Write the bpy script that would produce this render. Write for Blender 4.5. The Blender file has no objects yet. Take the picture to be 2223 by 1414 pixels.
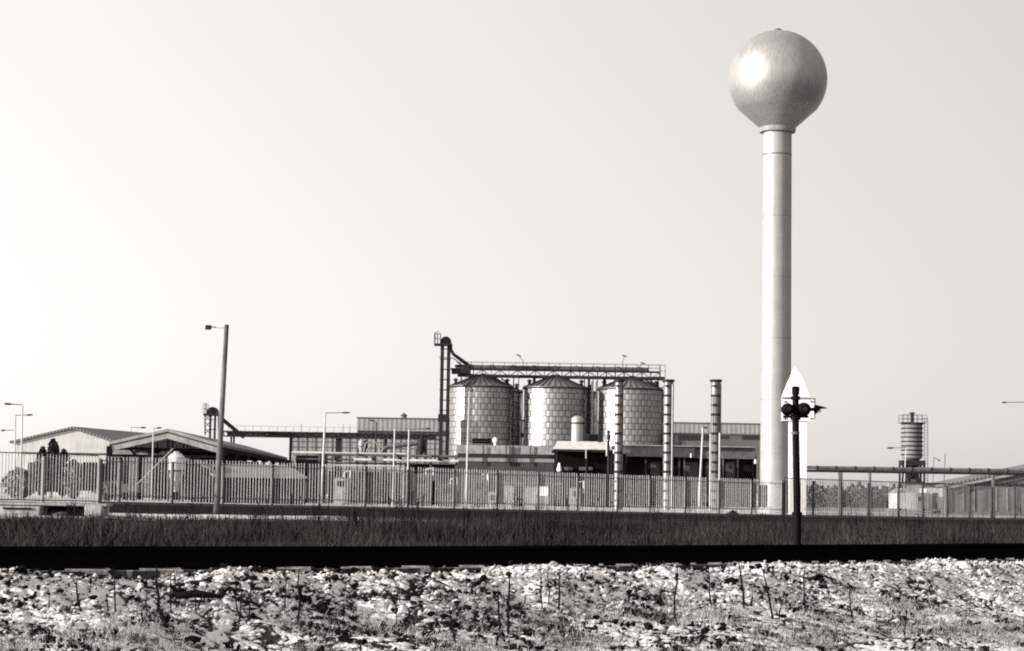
import bpy, math, random
import numpy as np
from mathutils import Vector, Matrix
random.seed(7); rng = np.random.default_rng(7)
R = math.radians
scene = bpy.context.scene
C = scene.collection

# ------------------------------------------------------------------ camera, light, exposure
F = 4700.0                         # focal length in photograph pixels (2223 wide)
EYE = 2.0
PITCH = math.atan((1083 - 707) / F); ROLL = R(0.9)
fwd = Vector((0, math.cos(PITCH), math.sin(PITCH)))
r0 = Vector((1, 0, 0)); u0 = r0.cross(fwd)
RT = r0 * math.cos(ROLL) + u0 * math.sin(ROLL)
UP = u0 * math.cos(ROLL) - r0 * math.sin(ROLL)
cam = bpy.data.cameras.new('camera'); camo = bpy.data.objects.new('camera', cam); C.objects.link(camo)
m = Matrix((RT, UP, -fwd)).transposed().to_4x4(); m.translation = Vector((0, 0, EYE)); camo.matrix_world = m
cam.sensor_width = 36; cam.lens = 36 * F / 2223; cam.clip_start = 0.5; cam.clip_end = 9000
scene.camera = camo
scene.view_settings.view_transform = 'Standard'; scene.view_settings.look = 'None'
scene.view_settings.exposure = 0.9; scene.view_settings.gamma = 1.0
scene.render.engine = 'CYCLES'
scene.cycles.filter_width = 2.0
scene.cycles.max_bounces = 6; scene.cycles.diffuse_bounces = 3; scene.cycles.glossy_bounces = 3
scene.cycles.use_denoising = False

SUN = Vector((-0.92, -0.33, 0.23)).normalized()       # towards the sun: low, left and a little behind the camera
el = math.asin(SUN.z); az = math.atan2(SUN.x, SUN.y)
sl = bpy.data.lights.new('sun', 'SUN'); sl.energy = 5.0; sl.angle = R(0.5); sl.color = (1, .975, .94)
so = bpy.data.objects.new('sun', sl); C.objects.link(so)
so.rotation_euler = SUN.to_track_quat('Z', 'Y').to_euler()
W = bpy.data.worlds.new('World'); scene.world = W; W.use_nodes = True
nt = W.node_tree; nt.nodes.clear()
sky = nt.nodes.new('ShaderNodeTexSky'); sky.sky_type = 'NISHITA'; sky.sun_disc = False
sky.sun_elevation = el; sky.sun_rotation = az; sky.dust_density = 1.0; sky.air_density = 1.0
bw = nt.nodes.new('ShaderNodeRGBToBW')                 # a black and white photograph: the sky has no hue
tint = nt.nodes.new('ShaderNodeMix'); tint.data_type = 'RGBA'; tint.blend_type = 'MULTIPLY'
tint.inputs[0].default_value = 1.0; tint.inputs[7].default_value = (1.0, .962, .925, 1)
bg = nt.nodes.new('ShaderNodeBackground'); bg.inputs[1].default_value = 0.0606
wo = nt.nodes.new('ShaderNodeOutputWorld')
nt.links.new(sky.outputs[0], bw.inputs[0])
SKY_MAX = 14.0
mn = nt.nodes.new('ShaderNodeMath'); mn.operation = 'POWER'; mn.inputs[1].default_value = 0.30
ml = nt.nodes.new('ShaderNodeMath'); ml.operation = 'MULTIPLY'; ml.inputs[1].default_value = 5.0
nt.links.new(bw.outputs[0], mn.inputs[0]); nt.links.new(mn.outputs[0], ml.inputs[0])
# the sky is brighter towards the sun's side and duller away from it
wtc = nt.nodes.new('ShaderNodeTexCoord'); dt = nt.nodes.new('ShaderNodeVectorMath'); dt.operation = 'DOT_PRODUCT'; dt.inputs[1].default_value = SUN
nt.links.new(wtc.outputs['Generated'], dt.inputs[0])
gl = nt.nodes.new('ShaderNodeMath'); gl.operation = 'MULTIPLY_ADD'; gl.inputs[1].default_value = .95; gl.inputs[2].default_value = 1.36
nt.links.new(dt.outputs['Value'], gl.inputs[0])
mg = nt.nodes.new('ShaderNodeMath'); mg.operation = 'MULTIPLY'; nt.links.new(ml.outputs[0], mg.inputs[0]); nt.links.new(gl.outputs[0], mg.inputs[1])
nt.links.new(mg.outputs[0], tint.inputs[6])
nt.links.new(tint.outputs[2], bg.inputs[0]); nt.links.new(bg.outputs[0], wo.inputs[0])

# ------------------------------------------------------------------ helpers
def P(px, py, Y):
    """The point at distance Y (along the view axis, metres) that lies at photograph pixel (px, py)."""
    d = fwd * F + RT * (px - 1111.5) - UP * (py - 707)
    return Vector((0, 0, EYE)) + d * (Y / d.y)
def hor(px): return 1083 + (px - 1111.5) * math.tan(ROLL)

def grey(v, warm=0.03):
    return (v * (1 + warm), v, v * (1 - warm), 1)
MATS = {}
def mat(name, v, rough=.7, metal=0., var=.25, scale=2., detail=6., bump=0., stretch=(1, 1, 1), spec=.2, v2=None, fac=(.35, .65), streaks=0, warm=.03, coord='Object'):
    """A grey material: base value v, broken up by noise towards v*(1-var) or v2."""
    if name in MATS: return MATS[name]
    M = bpy.data.materials.new(name); M.use_nodes = True; t = M.node_tree; N = t.nodes; L = t.links
    b = N['Principled BSDF']; b.inputs['Roughness'].default_value = rough; b.inputs['Metallic'].default_value = metal
    b.inputs['Specular IOR Level'].default_value = spec
    tc = N.new('ShaderNodeTexCoord'); mp = N.new('ShaderNodeMapping'); mp.inputs['Scale'].default_value = stretch
    L.new(tc.outputs[coord], mp.inputs[0])
    nz = N.new('ShaderNodeTexNoise'); nz.inputs['Scale'].default_value = scale; nz.inputs['Detail'].default_value = detail
    nz.inputs['Roughness'].default_value = .6
    L.new(mp.outputs[0], nz.inputs[0])
    mr = N.new('ShaderNodeMapRange'); mr.inputs[1].default_value = fac[0]; mr.inputs[2].default_value = fac[1]
    L.new(nz.outputs[0], mr.inputs[0])
    mx = N.new('ShaderNodeMix'); mx.data_type = 'RGBA'; L.new(mr.outputs[0], mx.inputs[0])
    mx.inputs[6].default_value = grey(v, warm); mx.inputs[7].default_value = grey(v * (1 - var) if v2 is None else v2, warm)
    out = mx.outputs[2]
    if streaks:
        m2 = N.new('ShaderNodeMapping'); m2.inputs['Scale'].default_value = (6, 6, .25); L.new(tc.outputs[coord], m2.inputs[0])
        n2 = N.new('ShaderNodeTexNoise'); n2.inputs['Scale'].default_value = 1.2; n2.inputs['Detail'].default_value = 4
        L.new(m2.outputs[0], n2.inputs[0])
        r2 = N.new('ShaderNodeMapRange'); r2.inputs[1].default_value = .4; r2.inputs[2].default_value = .75
        r2.inputs[3].default_value = 1; r2.inputs[4].default_value = 1 - streaks; L.new(n2.outputs[0], r2.inputs[0])
        m3 = N.new('ShaderNodeMix'); m3.data_type = 'RGBA'; m3.blend_type = 'MULTIPLY'; m3.inputs[0].default_value = 1
        L.new(out, m3.inputs[6]); L.new(r2.outputs[0], m3.inputs[7]); out = m3.outputs[2]
    L.new(out, b.inputs['Base Color'])
    if bump:
        bp = N.new('ShaderNodeBump'); bp.inputs['Strength'].default_value = 1; bp.inputs['Distance'].default_value = bump
        L.new(nz.outputs[0], bp.inputs['Height']); L.new(bp.outputs[0], b.inputs['Normal'])
    MATS[name] = M; return M

def corrugated(name, v, pitch=.25, rough=.5, metal=0., axis=0, depth=.03, var=.2):
    """Sheet metal with parallel ribs along one axis."""
    M = mat(name, v, rough, metal, var, scale=.6, streaks=.25)
    t = M.node_tree; N = t.nodes; L = t.links; b = N['Principled BSDF']
    tc = N.new('ShaderNodeTexCoord'); w = N.new('ShaderNodeTexWave'); w.bands_direction = 'XYZ'[axis]
    w.inputs['Scale'].default_value = .5 / pitch / math.pi * 2
    L.new(tc.outputs['Object'], w.inputs[0])
    bp = N.new('ShaderNodeBump'); bp.inputs['Distance'].default_value = depth; L.new(w.outputs[1], bp.inputs['Height'])
    L.new(bp.outputs[0], b.inputs['Normal']); return M

class MB:
    """Collects shapes and links them as ONE mesh object."""
    def __init__(s): s.v = []; s.f = []; s.uv = None
    def add(s, vs, fs):
        o = len(s.v); s.v += [tuple(p) for p in vs]; s.f += [tuple(i + o for i in q) for q in fs]; return s
    def box(s, a, b, rz=0, c=None):
        a, b = Vector(a), Vector(b)
        vs = [Vector((x, y, z)) for z in (a.z, b.z) for y in (a.y, b.y) for x in (a.x, b.x)]
        if rz:
            c = Vector(c) if c else (a + b) / 2; mm = Matrix.Rotation(rz, 3, 'Z')
            vs = [mm @ (p - c) + c for p in vs]
        return s.add(vs, [(0, 2, 3, 1), (4, 5, 7, 6), (0, 1, 5, 4), (2, 6, 7, 3), (0, 4, 6, 2), (1, 3, 7, 5)])
    def hexa(s, vs):      # eight corners: four below, four above, both counter-clockwise
        return s.add(vs, [(3, 2, 1, 0), (4, 5, 6, 7), (0, 1, 5, 4), (1, 2, 6, 5), (2, 3, 7, 6), (3, 0, 4, 7)])
    def beam(s, a, b, w, h=None, up=(0, 0, 1)):
        a, b = Vector(a), Vector(b); h = h or w; d = (b - a).normalized(); u = Vector(up)
        if abs(d.dot(u)) > .95: u = Vector((0, 1, 0))
        x = d.cross(u).normalized(); y = x.cross(d)
        q = [(-.5, -.5), (.5, -.5), (.5, .5), (-.5, .5)]
        vs = [a + x * w * i + y * h * j for i, j in q] + [b + x * w * i + y * h * j for i, j in q]
        return s.add(vs, [(3, 2, 1, 0), (4, 5, 6, 7), (0, 1, 5, 4), (1, 2, 6, 5), (2, 3, 7, 6), (3, 0, 4, 7)])
    def tube(s, pts, r, n=12, caps=True):
        pts = [Vector(p) for p in pts]; rs = r if isinstance(r, (list, tuple)) else [r] * len(pts)
        rings = []; ref = None
        for i, p in enumerate(pts):
            d = (pts[min(i + 1, len(pts) - 1)] - pts[max(i - 1, 0)]).normalized()
            if ref is None or abs(d.dot(ref)) > .98: ref = Vector((0, 1, 0)) if abs(d.y) < .9 else Vector((1, 0, 0))
            x = d.cross(ref).normalized(); y = x.cross(d).normalized(); ref = y
            rings.append([p + (x * math.cos(2 * math.pi * k / n) + y * math.sin(2 * math.pi * k / n)) * rs[i] for k in range(n)])
        vs = [q for g in rings for q in g]; fs = []
        for i in range(len(pts) - 1):
            for k in range(n):
                a, b = i * n + k, i * n + (k + 1) % n; fs.append((a, a + n, b + n, b))
        if caps: fs += [tuple(range(n)), tuple(range((len(pts) - 1) * n + n - 1, (len(pts) - 1) * n - 1, -1))]
        return s.add(vs, fs)
    def lathe(s, c, prof, n=48, a0=0.):
        c = Vector(c); vs = []; fs = []
        for r, z in prof:
            vs += [c + Vector((r * math.cos(a0 + 2 * math.pi * k / n), r * math.sin(a0 + 2 * math.pi * k / n), z)) for k in range(n)]
        for i in range(len(prof) - 1):
            for k in range(n):
                a, b = i * n + k, i * n + (k + 1) % n; fs.append((a, b, b + n, a + n))
        if prof[0][0] > 1e-4: fs.append(tuple(range(n - 1, -1, -1)))
        if prof[-1][0] > 1e-4: fs.append(tuple(range((len(prof) - 1) * n, len(prof) * n)))
        return s.add(vs, fs)
    def ico(s, c, r, sub=1, jit=0., sc=(1, 1, 1)):
        vs, fs = ICO[sub]; c = Vector(c)
        return s.add([c + Vector((v[0] * sc[0], v[1] * sc[1], v[2] * sc[2])) * r * (1 + random.uniform(-jit, jit)) for v in vs], fs)
    def build(s, name, material, parent=None, smooth=False, bevel=0.):
        me = bpy.data.meshes.new(name); me.from_pydata(s.v, [], s.f); me.update()
        o = bpy.data.objects.new(name, me); C.objects.link(o)
        if isinstance(material, (list, tuple)):
            for q in material: me.materials.append(q)
        else: me.materials.append(material)
        if smooth:
            me.polygons.foreach_set('use_smooth', [True] * len(me.polygons))
            try: me.set_sharp_from_angle(angle=R(40))
            except Exception: pass
        if bevel:
            bm = o.modifiers.new('bevel', 'BEVEL'); bm.width = bevel; bm.segments = 2
        if parent is not None: put(o, parent)
        return o
import bmesh
ICO = {}
for sub in (1, 2):
    b_ = bmesh.new(); bmesh.ops.create_icosphere(b_, subdivisions=sub, radius=1); b_.verts.ensure_lookup_table()
    ICO[sub] = ([tuple(v.co) for v in b_.verts], [tuple(v.index for v in f.verts) for f in b_.faces]); b_.free()
def put(o, parent):
    """Parts are modelled in world coordinates; move them under the thing's empty."""
    o.parent = parent
    L = base_of(parent)
    o.data.transform(Matrix.Translation(-L)) if o.data and not o.get('_l') else None
def base_of(p):
    v = Vector((0, 0, 0))
    while p is not None: v += p.location; p = p.parent
    return v
def tag(o, label=None, cat=None, group=None, kind=None):
    if label: o['label'] = label
    if cat: o['category'] = cat
    if group: o['group'] = group
    if kind: o['kind'] = kind
    return o
def thing(name, label, cat, loc=(0, 0, 0), group=None):
    o = bpy.data.objects.new(name, None); C.objects.link(o); o.location = loc; o.empty_display_size = .3
    return tag(o, label, cat, group)
def copy_tree(o, parent=None):
    c = o.copy(); C.objects.link(c)
    if parent is not None: c.parent = parent
    for ch in list(o.children): copy_tree(ch, c)
    return c
def quads(name, V, material, group=None, tri=False):
    """A mesh from an (n,4,3) or (n,3,3) array of faces, quick to make."""
    n, k, _ = V.shape; me = bpy.data.meshes.new(name)
    me.vertices.add(n * k); me.vertices.foreach_set('co', V.reshape(-1).astype(np.float32))
    me.loops.add(n * k); me.loops.foreach_set('vertex_index', np.arange(n * k, dtype=np.int32))
    me.polygons.add(n); me.polygons.foreach_set('loop_start', np.arange(0, n * k, k, dtype=np.int32))
    me.update(); me.validate(); me.materials.append(material)
    o = bpy.data.objects.new(name, me); C.objects.link(o); return o

# ------------------------------------------------------------------ ground shape (railway coordinates: s along, d across)
TH = R(41); cu, su = math.cos(TH), math.sin(TH)
def drail(s):
    t = np.clip(s - 13.0, -22, 22); lin = (s - 13.0) - t
    return 14.15 + .008 * t * t + .008 * 2 * t * lin
PD = np.array([-400, -30, 4, 9.0, 10.5, 11.4, 12.2, 12.8, 13.3, 16.6, 17.6, 19, 30, 55, 83.2, 84.6, 86, 110, 4000])
PZ = np.array([-1.9, -1.9, -1.75, -1.36, -1.17, -1.06, -.95, -.80, -.62, -.62, -1.0, -1.12, -1.1, -1.0, -.98, -.66, -.62, -.52, -.52])
def ground_z(x, y):
    x = np.asarray(x, float); y = np.asarray(y, float)
    s = x * cu + y * su; d = -x * su + y * cu
    off = (drail(s) - 14.15) * np.clip((45 - d) / 25, 0, 1)
    z = np.interp(d - off, PD, PZ)
    tilt = -.0060 * (np.clip(s, 40, 110) - 70) * np.clip((d - 60) / 24, 0, 1) * np.clip((170 - d) / 60, 0, 1)
    return EYE + z + tilt
def gz(x, y): return float(ground_z(x, y))
def sd(s, d): return Vector((s * cu - d * su, s * su + d * cu, 0))
def wav(x, y, k, seed=0):
    r = np.random.default_rng(seed); o = 0
    for i in range(5):
        a = r.uniform(0, 6.28); f = k * (1.6 ** i)
        o = o + np.sin((x * math.cos(a) + y * math.sin(a)) * f + r.uniform(0, 6)) / (1.35 ** i)
    return o / 3

def vnoise(x, y, f, seed):
    r = np.random.default_rng(seed); T = r.uniform(-1, 1, (256, 256)); X, Y = x * f, y * f
    a = r.uniform(0, 6.28); X, Y = X * math.cos(a) - Y * math.sin(a), X * math.sin(a) + Y * math.cos(a)
    i, j = np.floor(X).astype(int), np.floor(Y).astype(int); u, v = X - i, Y - j; u = u * u * (3 - 2 * u); v = v * v * (3 - 2 * v)
    g = lambda p, q: T[(p + 9) % 256, (q + 5) % 256]
    return (g(i, j) * (1 - u) + g(i + 1, j) * u) * (1 - v) + (g(i, j + 1) * (1 - u) + g(i + 1, j + 1) * u) * v
def crust(x, y, d):
    """Height of the clods and snow crust in front of the rail, and how high a spot stands above its creases (0..1)."""
    wx = x + .03 * vnoise(x, y, 9, 71); wy = y + .03 * vnoise(x, y, 9, 72)
    b1 = np.abs(vnoise(wx, wy, 8., 61)) ** .7; b2 = np.abs(vnoise(wx, wy, 18, 62)) ** .7; b3 = np.abs(vnoise(wx, wy, 42, 63))
    up = np.clip((d - 12.35) / .4, 0, 1)
    h = (.016 + .016 * up) * b1 + (.012 + .014 * up) * b2 + .010 * b3 + .05 * vnoise(x, y, 1.1, 64) + .03 * vnoise(x, y, 3.1, 65)
    return h, b1 * .45 + b2 * .4 + b3 * .25
M_ground = None
def make_ground():
    M = bpy.data.materials.new('snow_and_soil'); M.use_nodes = True; t = M.node_tree; N = t.nodes; L = t.links
    b = N['Principled BSDF']; b.inputs['Roughness'].default_value = .9; b.inputs['Specular IOR Level'].default_value = .0
    g = N.new('ShaderNodeNewGeometry')
    # snow cover share painted where snow lies (a surface colour of its own), broken by noise at two sizes
    at = N.new('ShaderNodeAttribute'); at.attribute_name = 'snow'
    n1 = N.new('ShaderNodeTexNoise'); n1.inputs['Scale'].default_value = .55; n1.inputs['Detail'].default_value = 8; n1.inputs['Roughness'].default_value = .65
    n2 = N.new('ShaderNodeTexNoise'); n2.inputs['Scale'].default_value = 9; n2.inputs['Detail'].default_value = 6; n2.inputs['Roughness'].default_value = .7
    L.new(g.outputs['Position'], n1.inputs[0]); L.new(g.outputs['Position'], n2.inputs[0])
    a = N.new('ShaderNodeMath'); a.operation = 'ADD'; L.new(n1.outputs[0], a.inputs[0]); L.new(n2.outputs[0], a.inputs[1])
    a2 = N.new('ShaderNodeMath'); a2.operation = 'ADD'; L.new(a.outputs[0], a2.inputs[0]); L.new(at.outputs['Fac'], a2.inputs[1])
    mr = N.new('ShaderNodeMapRange'); mr.inputs[1].default_value = 1.40; mr.inputs[2].default_value = 1.58; L.new(a2.outputs[0], mr.inputs[0])
    s1 = N.new('ShaderNodeMix'); s1.data_type = 'RGBA'; L.new(n2.outputs[0], s1.inputs[0])
    s1.inputs[6].default_value = grey(.006, .08); s1.inputs[7].default_value = grey(.045, .08)
    mx = N.new('ShaderNodeMix'); mx.data_type = 'RGBA'; L.new(mr.outputs[0], mx.inputs[0])
    L.new(s1.outputs[2], mx.inputs[6]); mx.inputs[7].default_value = grey(.56, .015)
    L.new(mx.outputs[2], b.inputs['Base Color'])
    bp = N.new('ShaderNodeBump'); bp.inputs['Distance'].default_value = .03; L.new(n2.outputs[0], bp.inputs['Height']); L.new(bp.outputs[0], b.inputs['Normal'])
    ss = np.concatenate([[-4000, -1500, -600, -250, -100, -40, -15], np.arange(-6, 3.6, .4), np.arange(3.6, 21.5, .013), np.arange(21.6, 60, 1.2), np.arange(60, 200, 3), [230, 300, 450, 800, 1600, 4000]])
    dd = np.concatenate([[-400, -100, -30, -5, 3], np.arange(6, 10, .3), np.arange(10.0, 14.1, .013), np.arange(14.2, 18, .25), np.arange(18, 80, 1.2), np.arange(80, 88, .35), np.arange(88, 180, 4), [200, 260, 350, 500, 900, 2000, 4000]])
    S, D = np.meshgrid(ss, dd, indexing='ij'); X = S * cu - D * su; Y = S * su + D * cu
    Z = ground_z(X, Y)
    D2 = D - (drail(S) - 14.15) * np.clip((45 - D) / 25, 0, 1)
    near = np.clip((14.08 - D2) / .12, 0, 1) * np.clip((D - 6) / 3, 0, 1) * np.clip((S + 2) / 5, 0, 1) * np.clip((26 - S) / 4, 0, 1)
    hc, top = crust(X, Y, D2); Z = Z + near * (hc - .02)
    mid = np.clip((D - 19) / 4, 0, 1) * np.clip((82 - D) / 4, 0, 1); Z = Z + mid * .05 * wav(X, Y, .5, 5)
    snow = np.interp(D, [8, 12.6, 13.2, 17, 19, 60, 70, 79, 82.5, 84.4, 84.9, 88, 120, 300], [.36, .34, .36, .1, -.1, -.25, .28, .42, -.4, -.6, .2, .50, .52, .5])
    snow = snow + np.where((D > 60) & (D < 84), np.clip((62 - S) / 30, -.16, .35) - .10, 0) 
    snow = np.where((D > 8) & (D < 14.2), snow + (top - .30) * 1.5 + .15 * vnoise(X, Y, 2.3, 81) + .10 * vnoise(X, Y, .8, 82), snow)
    n, k = S.shape; idx = np.arange(n * k).reshape(n, k)
    Fq = np.stack([idx[:-1, :-1], idx[1:, :-1], idx[1:, 1:], idx[:-1, 1:]], -1).reshape(-1, 4)
    me = bpy.data.meshes.new('ground'); me.vertices.add(n * k)
    me.vertices.foreach_set('co', np.stack([X, Y, Z], -1).reshape(-1).astype(np.float32))
    me.loops.add(Fq.size); me.loops.foreach_set('vertex_index', Fq.reshape(-1).astype(np.int32))
    me.polygons.add(len(Fq)); me.polygons.foreach_set('loop_start', np.arange(0, Fq.size, 4, dtype=np.int32)); me.update(); me.validate()
    me.polygons.foreach_set('use_smooth', [True] * len(me.polygons))
    ca = me.attributes.new('snow', 'FLOAT', 'POINT'); ca.data.foreach_set('value', snow.reshape(-1).astype(np.float32))
    me.materials.append(M); o = bpy.data.objects.new('ground', me); C.objects.link(o); tag(o, kind='structure')
make_ground()

# ------------------------------------------------------------------ materials
def snow_top(name, v, lo=.25, hi=.5, nscale=14., snow=.78, tone=False, v2=None, objc=False):
    """Dark stone or wood with snow lying on whatever faces upwards."""
    M = mat(name, v, .95, var=.6, scale=nscale, spec=.05, v2=v2); t = M.node_tree; N = t.nodes; L = t.links; b = N['Principled BSDF']
    src = b.inputs['Base Color'].links[0].from_socket
    g = N.new('ShaderNodeNewGeometry'); sx = N.new('ShaderNodeSeparateXYZ'); L.new(g.outputs['Normal'], sx.inputs[0])
    n2 = N.new('ShaderNodeTexNoise'); n2.inputs['Scale'].default_value = 5.0; n2.inputs['Detail'].default_value = 9; n2.inputs['Roughness'].default_value = .75
    L.new(g.outputs['Position'], n2.inputs[0])
    ad = N.new('ShaderNodeMath'); ad.operation = 'MULTIPLY_ADD'; ad.inputs[1].default_value = 3.0; L.new(n2.outputs[0], ad.inputs[0])
    sub = N.new('ShaderNodeMath'); sub.operation = 'SUBTRACT'; sub.inputs[1].default_value = 1.5; L.new(sx.outputs[2], sub.inputs[0]); L.new(sub.outputs[0], ad.inputs[2])
    mr = N.new('ShaderNodeMapRange'); mr.inputs[1].default_value = lo; mr.inputs[2].default_value = hi; L.new(ad.outputs[0], mr.inputs[0])
    mx = N.new('ShaderNodeMix'); mx.data_type = 'RGBA'; L.new(mr.outputs[0], mx.inputs[0]); L.new(src, mx.inputs[6]); mx.inputs[7].default_value = grey(snow, .012)
    L.new(mx.outputs[2], b.inputs['Base Color']); return M
white_paint = mat('white_paint', .80, .45, var=.1, streaks=.12)
alu = mat('aluminium_paint', .35, .46, .62, var=.18, scale=.5, streaks=.24)
stem_paint = mat('stem_paint', .31, .50, .25, var=.15, scale=.7, streaks=.15)
dark_steel = mat('dark_steel', .022, .6, var=.4, spec=.12)
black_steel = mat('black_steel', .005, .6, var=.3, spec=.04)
mid_steel = mat('grey_steel', .11, .6, .0, var=.4, streaks=.3, spec=.2)
pale_steel = mat('pale_steel', .55, .5, .0, var=.25, streaks=.2)
concrete = mat('concrete', .30, .85, var=.35, scale=1.5, streaks=.35)
pole_conc = mat('pole_concrete', .45, .8, var=.2, scale=3, streaks=.2)
dark_wall = mat('dark_wall', .010, .9, var=.4, spec=.04)  # near-black, so the open sheds carry their inner shade in the colour
grey_wall = mat('grey_wall', .06, .9, var=.35, scale=.8, streaks=.3)
roof_grey = corrugated('roof_sheet', .15, .35, .7)
wall_pale = corrugated('pale_sheet', .26, .6, .1)
glass = mat('dark_glass', .015, .2, var=.2, spec=.6)
rust = mat('rail_rust', .004, .9, var=.4, spec=.0)
picket_m = mat('picket_grey', .52, .6, var=.25, scale=8)
galv = mat('galvanised', .21, .42, .7, var=.3, scale=1.5, streaks=.3)

# ------------------------------------------------------------------ water tower
def water_tower():
    Y = 163.0; b = P(1683, 1102, Y); x, y = b.x, b.y; g = gz(x, y)
    def zz(py, px=1686): return P(px, py, Y).z
    c = Vector((x, y, 0)); k = Y / F
    t = thing('water_tower', 'tall pale water tower with a ball shaped tank on a slender stem', 'water tower', (x, y, g))
    st = MB(); r0_, r1_ = 33.5 * k, 31.0 * k
    z0, z1 = g - .3, zz(284)
    st.lathe(c, [(r0_ * 1.12, z0), (r0_ * 1.12, g + .35), (r0_, g + .5), (r0_ + (r1_ - r0_) * .5, (g + z1) / 2), (r1_, z1)], 64)
    st = st.build('stem', stem_paint, t, True)
    for py in (337, 470, 602, 735, 868, 985):
        z = zz(py); r = r0_ + (r1_ - r0_) * (z - g) / (z1 - g)
        hw = .035 if py == 337 else .018
        MB().lathe(c, [(r - .02, z - hw), (r + .02, z - hw), (r + .02, z + hw), (r - .02, z + hw)], 64).build('flange', mid_steel if py == 337 else stem_paint, st, True)
    zc = zz(173); rr = 108 * k; prof = []
    zb = zz(281); rb = 36 * k
    a_t = R(-38)
    prof.append((rb, zb)); 
    for i in range(41):
        a = a_t + (R(90) - a_t) * i / 40; prof.append((rr * math.cos(a), zc + rr * math.sin(a)))
    prof[-1] = (0.0, zc + rr)
    MB().lathe(c, prof, 96).build('tank', alu, t, True)
    MB().lathe(c, [(r1_ - .02, zz(290)), (39 * k, zz(288)), (40 * k, zz(283)), (39.5 * k, zz(277.5)), (35 * k, zz(276))], 64).build('collar', concrete, t, True)
    MB().lathe(c, [(.28, zc + rr - .06), (.28, zc + rr + .12), (.12, zc + rr + .2), (0, zc + rr + .2)], 20).build('hatch', mid_steel, t)
    d = MB().box((x - .45, y - r0_ - .06, g + .1), (x + .45, y - r0_ + .3, g + 2.1), R(-62), (x, y, 0)).build('door', dark_steel, t)
water_tower()

# ------------------------------------------------------------------ silos
def silo_mat():
    M = bpy.data.materials.new('silo_sheet'); M.use_nodes = True; t = M.node_tree; N = t.nodes; L = t.links
    b = N['Principled BSDF']; b.inputs['Roughness'].default_value = .45; b.inputs['Metallic'].default_value = .82
    uv = N.new('ShaderNodeUVMap'); br = N.new('ShaderNodeTexBrick'); L.new(uv.outputs[0], br.inputs[0])
    br.inputs['Scale'].default_value = 1; br.inputs['Brick Width'].default_value = 1; br.inputs['Row Height'].default_value = 1
    br.offset = .5; br.inputs['Mortar Size'].default_value = .055; br.inputs['Mortar Smooth'].default_value = .1
    br.inputs['Color1'].default_value = grey(.32); br.inputs['Color2'].default_value = grey(.27); br.inputs['Mortar'].default_value = grey(.05)
    L.new(br.outputs[0], b.inputs['Base Color']); return M
silo_m = silo_mat()
silo_roof_m = mat('silo_roof', .26, .45, .7, var=.3, scale=1.)
def make_silo():
    t = thing('grain_silo', '', 'silo', (0, 0, 0), 'round steel grain silos in two rows')
    n = 30; Rr = 3.40; H = 12.7; rows = 20; h = H / rows
    vs = []; fs = []; uvs = []
    for r in range(rows):
        off = .5 * (r % 2)
        for k in range(n):
            a, b = 2 * math.pi * (k + off) / n, 2 * math.pi * (k + 1 + off) / n
            rad = Rr + random.uniform(-.02, .02); tl = random.uniform(-.012, .012)
            i = len(vs)
            vs += [(rad * math.cos(a), rad * math.sin(a), r * h), (rad * math.cos(b), rad * math.sin(b), r * h),
                   ((rad + tl) * math.cos(b), (rad + tl) * math.sin(b), (r + 1) * h), ((rad + tl) * math.cos(a), (rad + tl) * math.sin(a), (r + 1) * h)]
            fs.append((i, i + 1, i + 2, i + 3)); q = (k, r)
            uvs += [(k + off, r), (k + 1 + off, r), (k + 1 + off, r + 1), (k + off, r + 1)]
    me = bpy.data.meshes.new('wall'); me.from_pydata(vs, [], fs); me.update(); ul = me.uv_layers.new(name='UVMap')
    ul.data.foreach_set('uv', [c for q in uvs for c in (q[0], q[1])]); me.materials.append(silo_m)
    w = bpy.data.objects.new('wall', me); C.objects.link(w); w.parent = t
    MB().lathe((0, 0, 0), [(Rr - .06, -.5), (Rr - .06, H)], 60).build('inner_shell', mat('seam_shadow', .03, .8), w)
    rf = MB().lathe((0, 0, 0), [(Rr + .16, H - .02), (Rr + .16, H + .05), (.55, H + 1.32), (.5, H + 1.5), (0, H + 1.55)], 60).build('roof', silo_roof_m, t)
    rb = MB()
    for k in range(30):
        a = 2 * math.pi * (k + .3) / 30; d = Vector((math.cos(a), math.sin(a), 0))
        rb.beam(d * (Rr + .14) + Vector((0, 0, H + .09)), d * .56 + Vector((0, 0, H + 1.34)), .07, .1)
    rb.build('roof_ribs', dark_steel, rf)
    MB().lathe((0, 0, 0), [(Rr + .02, H - .14), (Rr + .19, H - .12), (Rr + .19, H + .02), (Rr, H + .02)], 60).build('eave_ring', dark_steel, t)
    a = R(-18); d = Vector((math.cos(a), math.sin(a), 0)); e = Vector((-d.y, d.x, 0)); ld = MB()
    for sgn in (-1, 1): ld.beam(d * (Rr + .2) + e * .22 * sgn, d * (Rr + .2) + e * .22 * sgn + Vector((0, 0, H + .3)), .06)
    for i in range(40): ld.beam(d * (Rr + .2) - e * .22 + Vector((0, 0, .2 + i * .31)), d * (Rr + .2) + e * .22 + Vector((0, 0, .2 + i * .31)), .03)
    ld.build('ladder', dark_steel, t)
    for a in (R(-8), R(172)):
        p = Vector((math.cos(a) * 2.85, math.sin(a) * 2.85, H + .2))
        MB().lathe(p, [(.16, 0), (.16, .5), (.28, .52), (.28, .62), (0, .8)], 14).build('roof_vent', dark_steel, t)
    return t
silo0 = make_silo()
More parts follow.
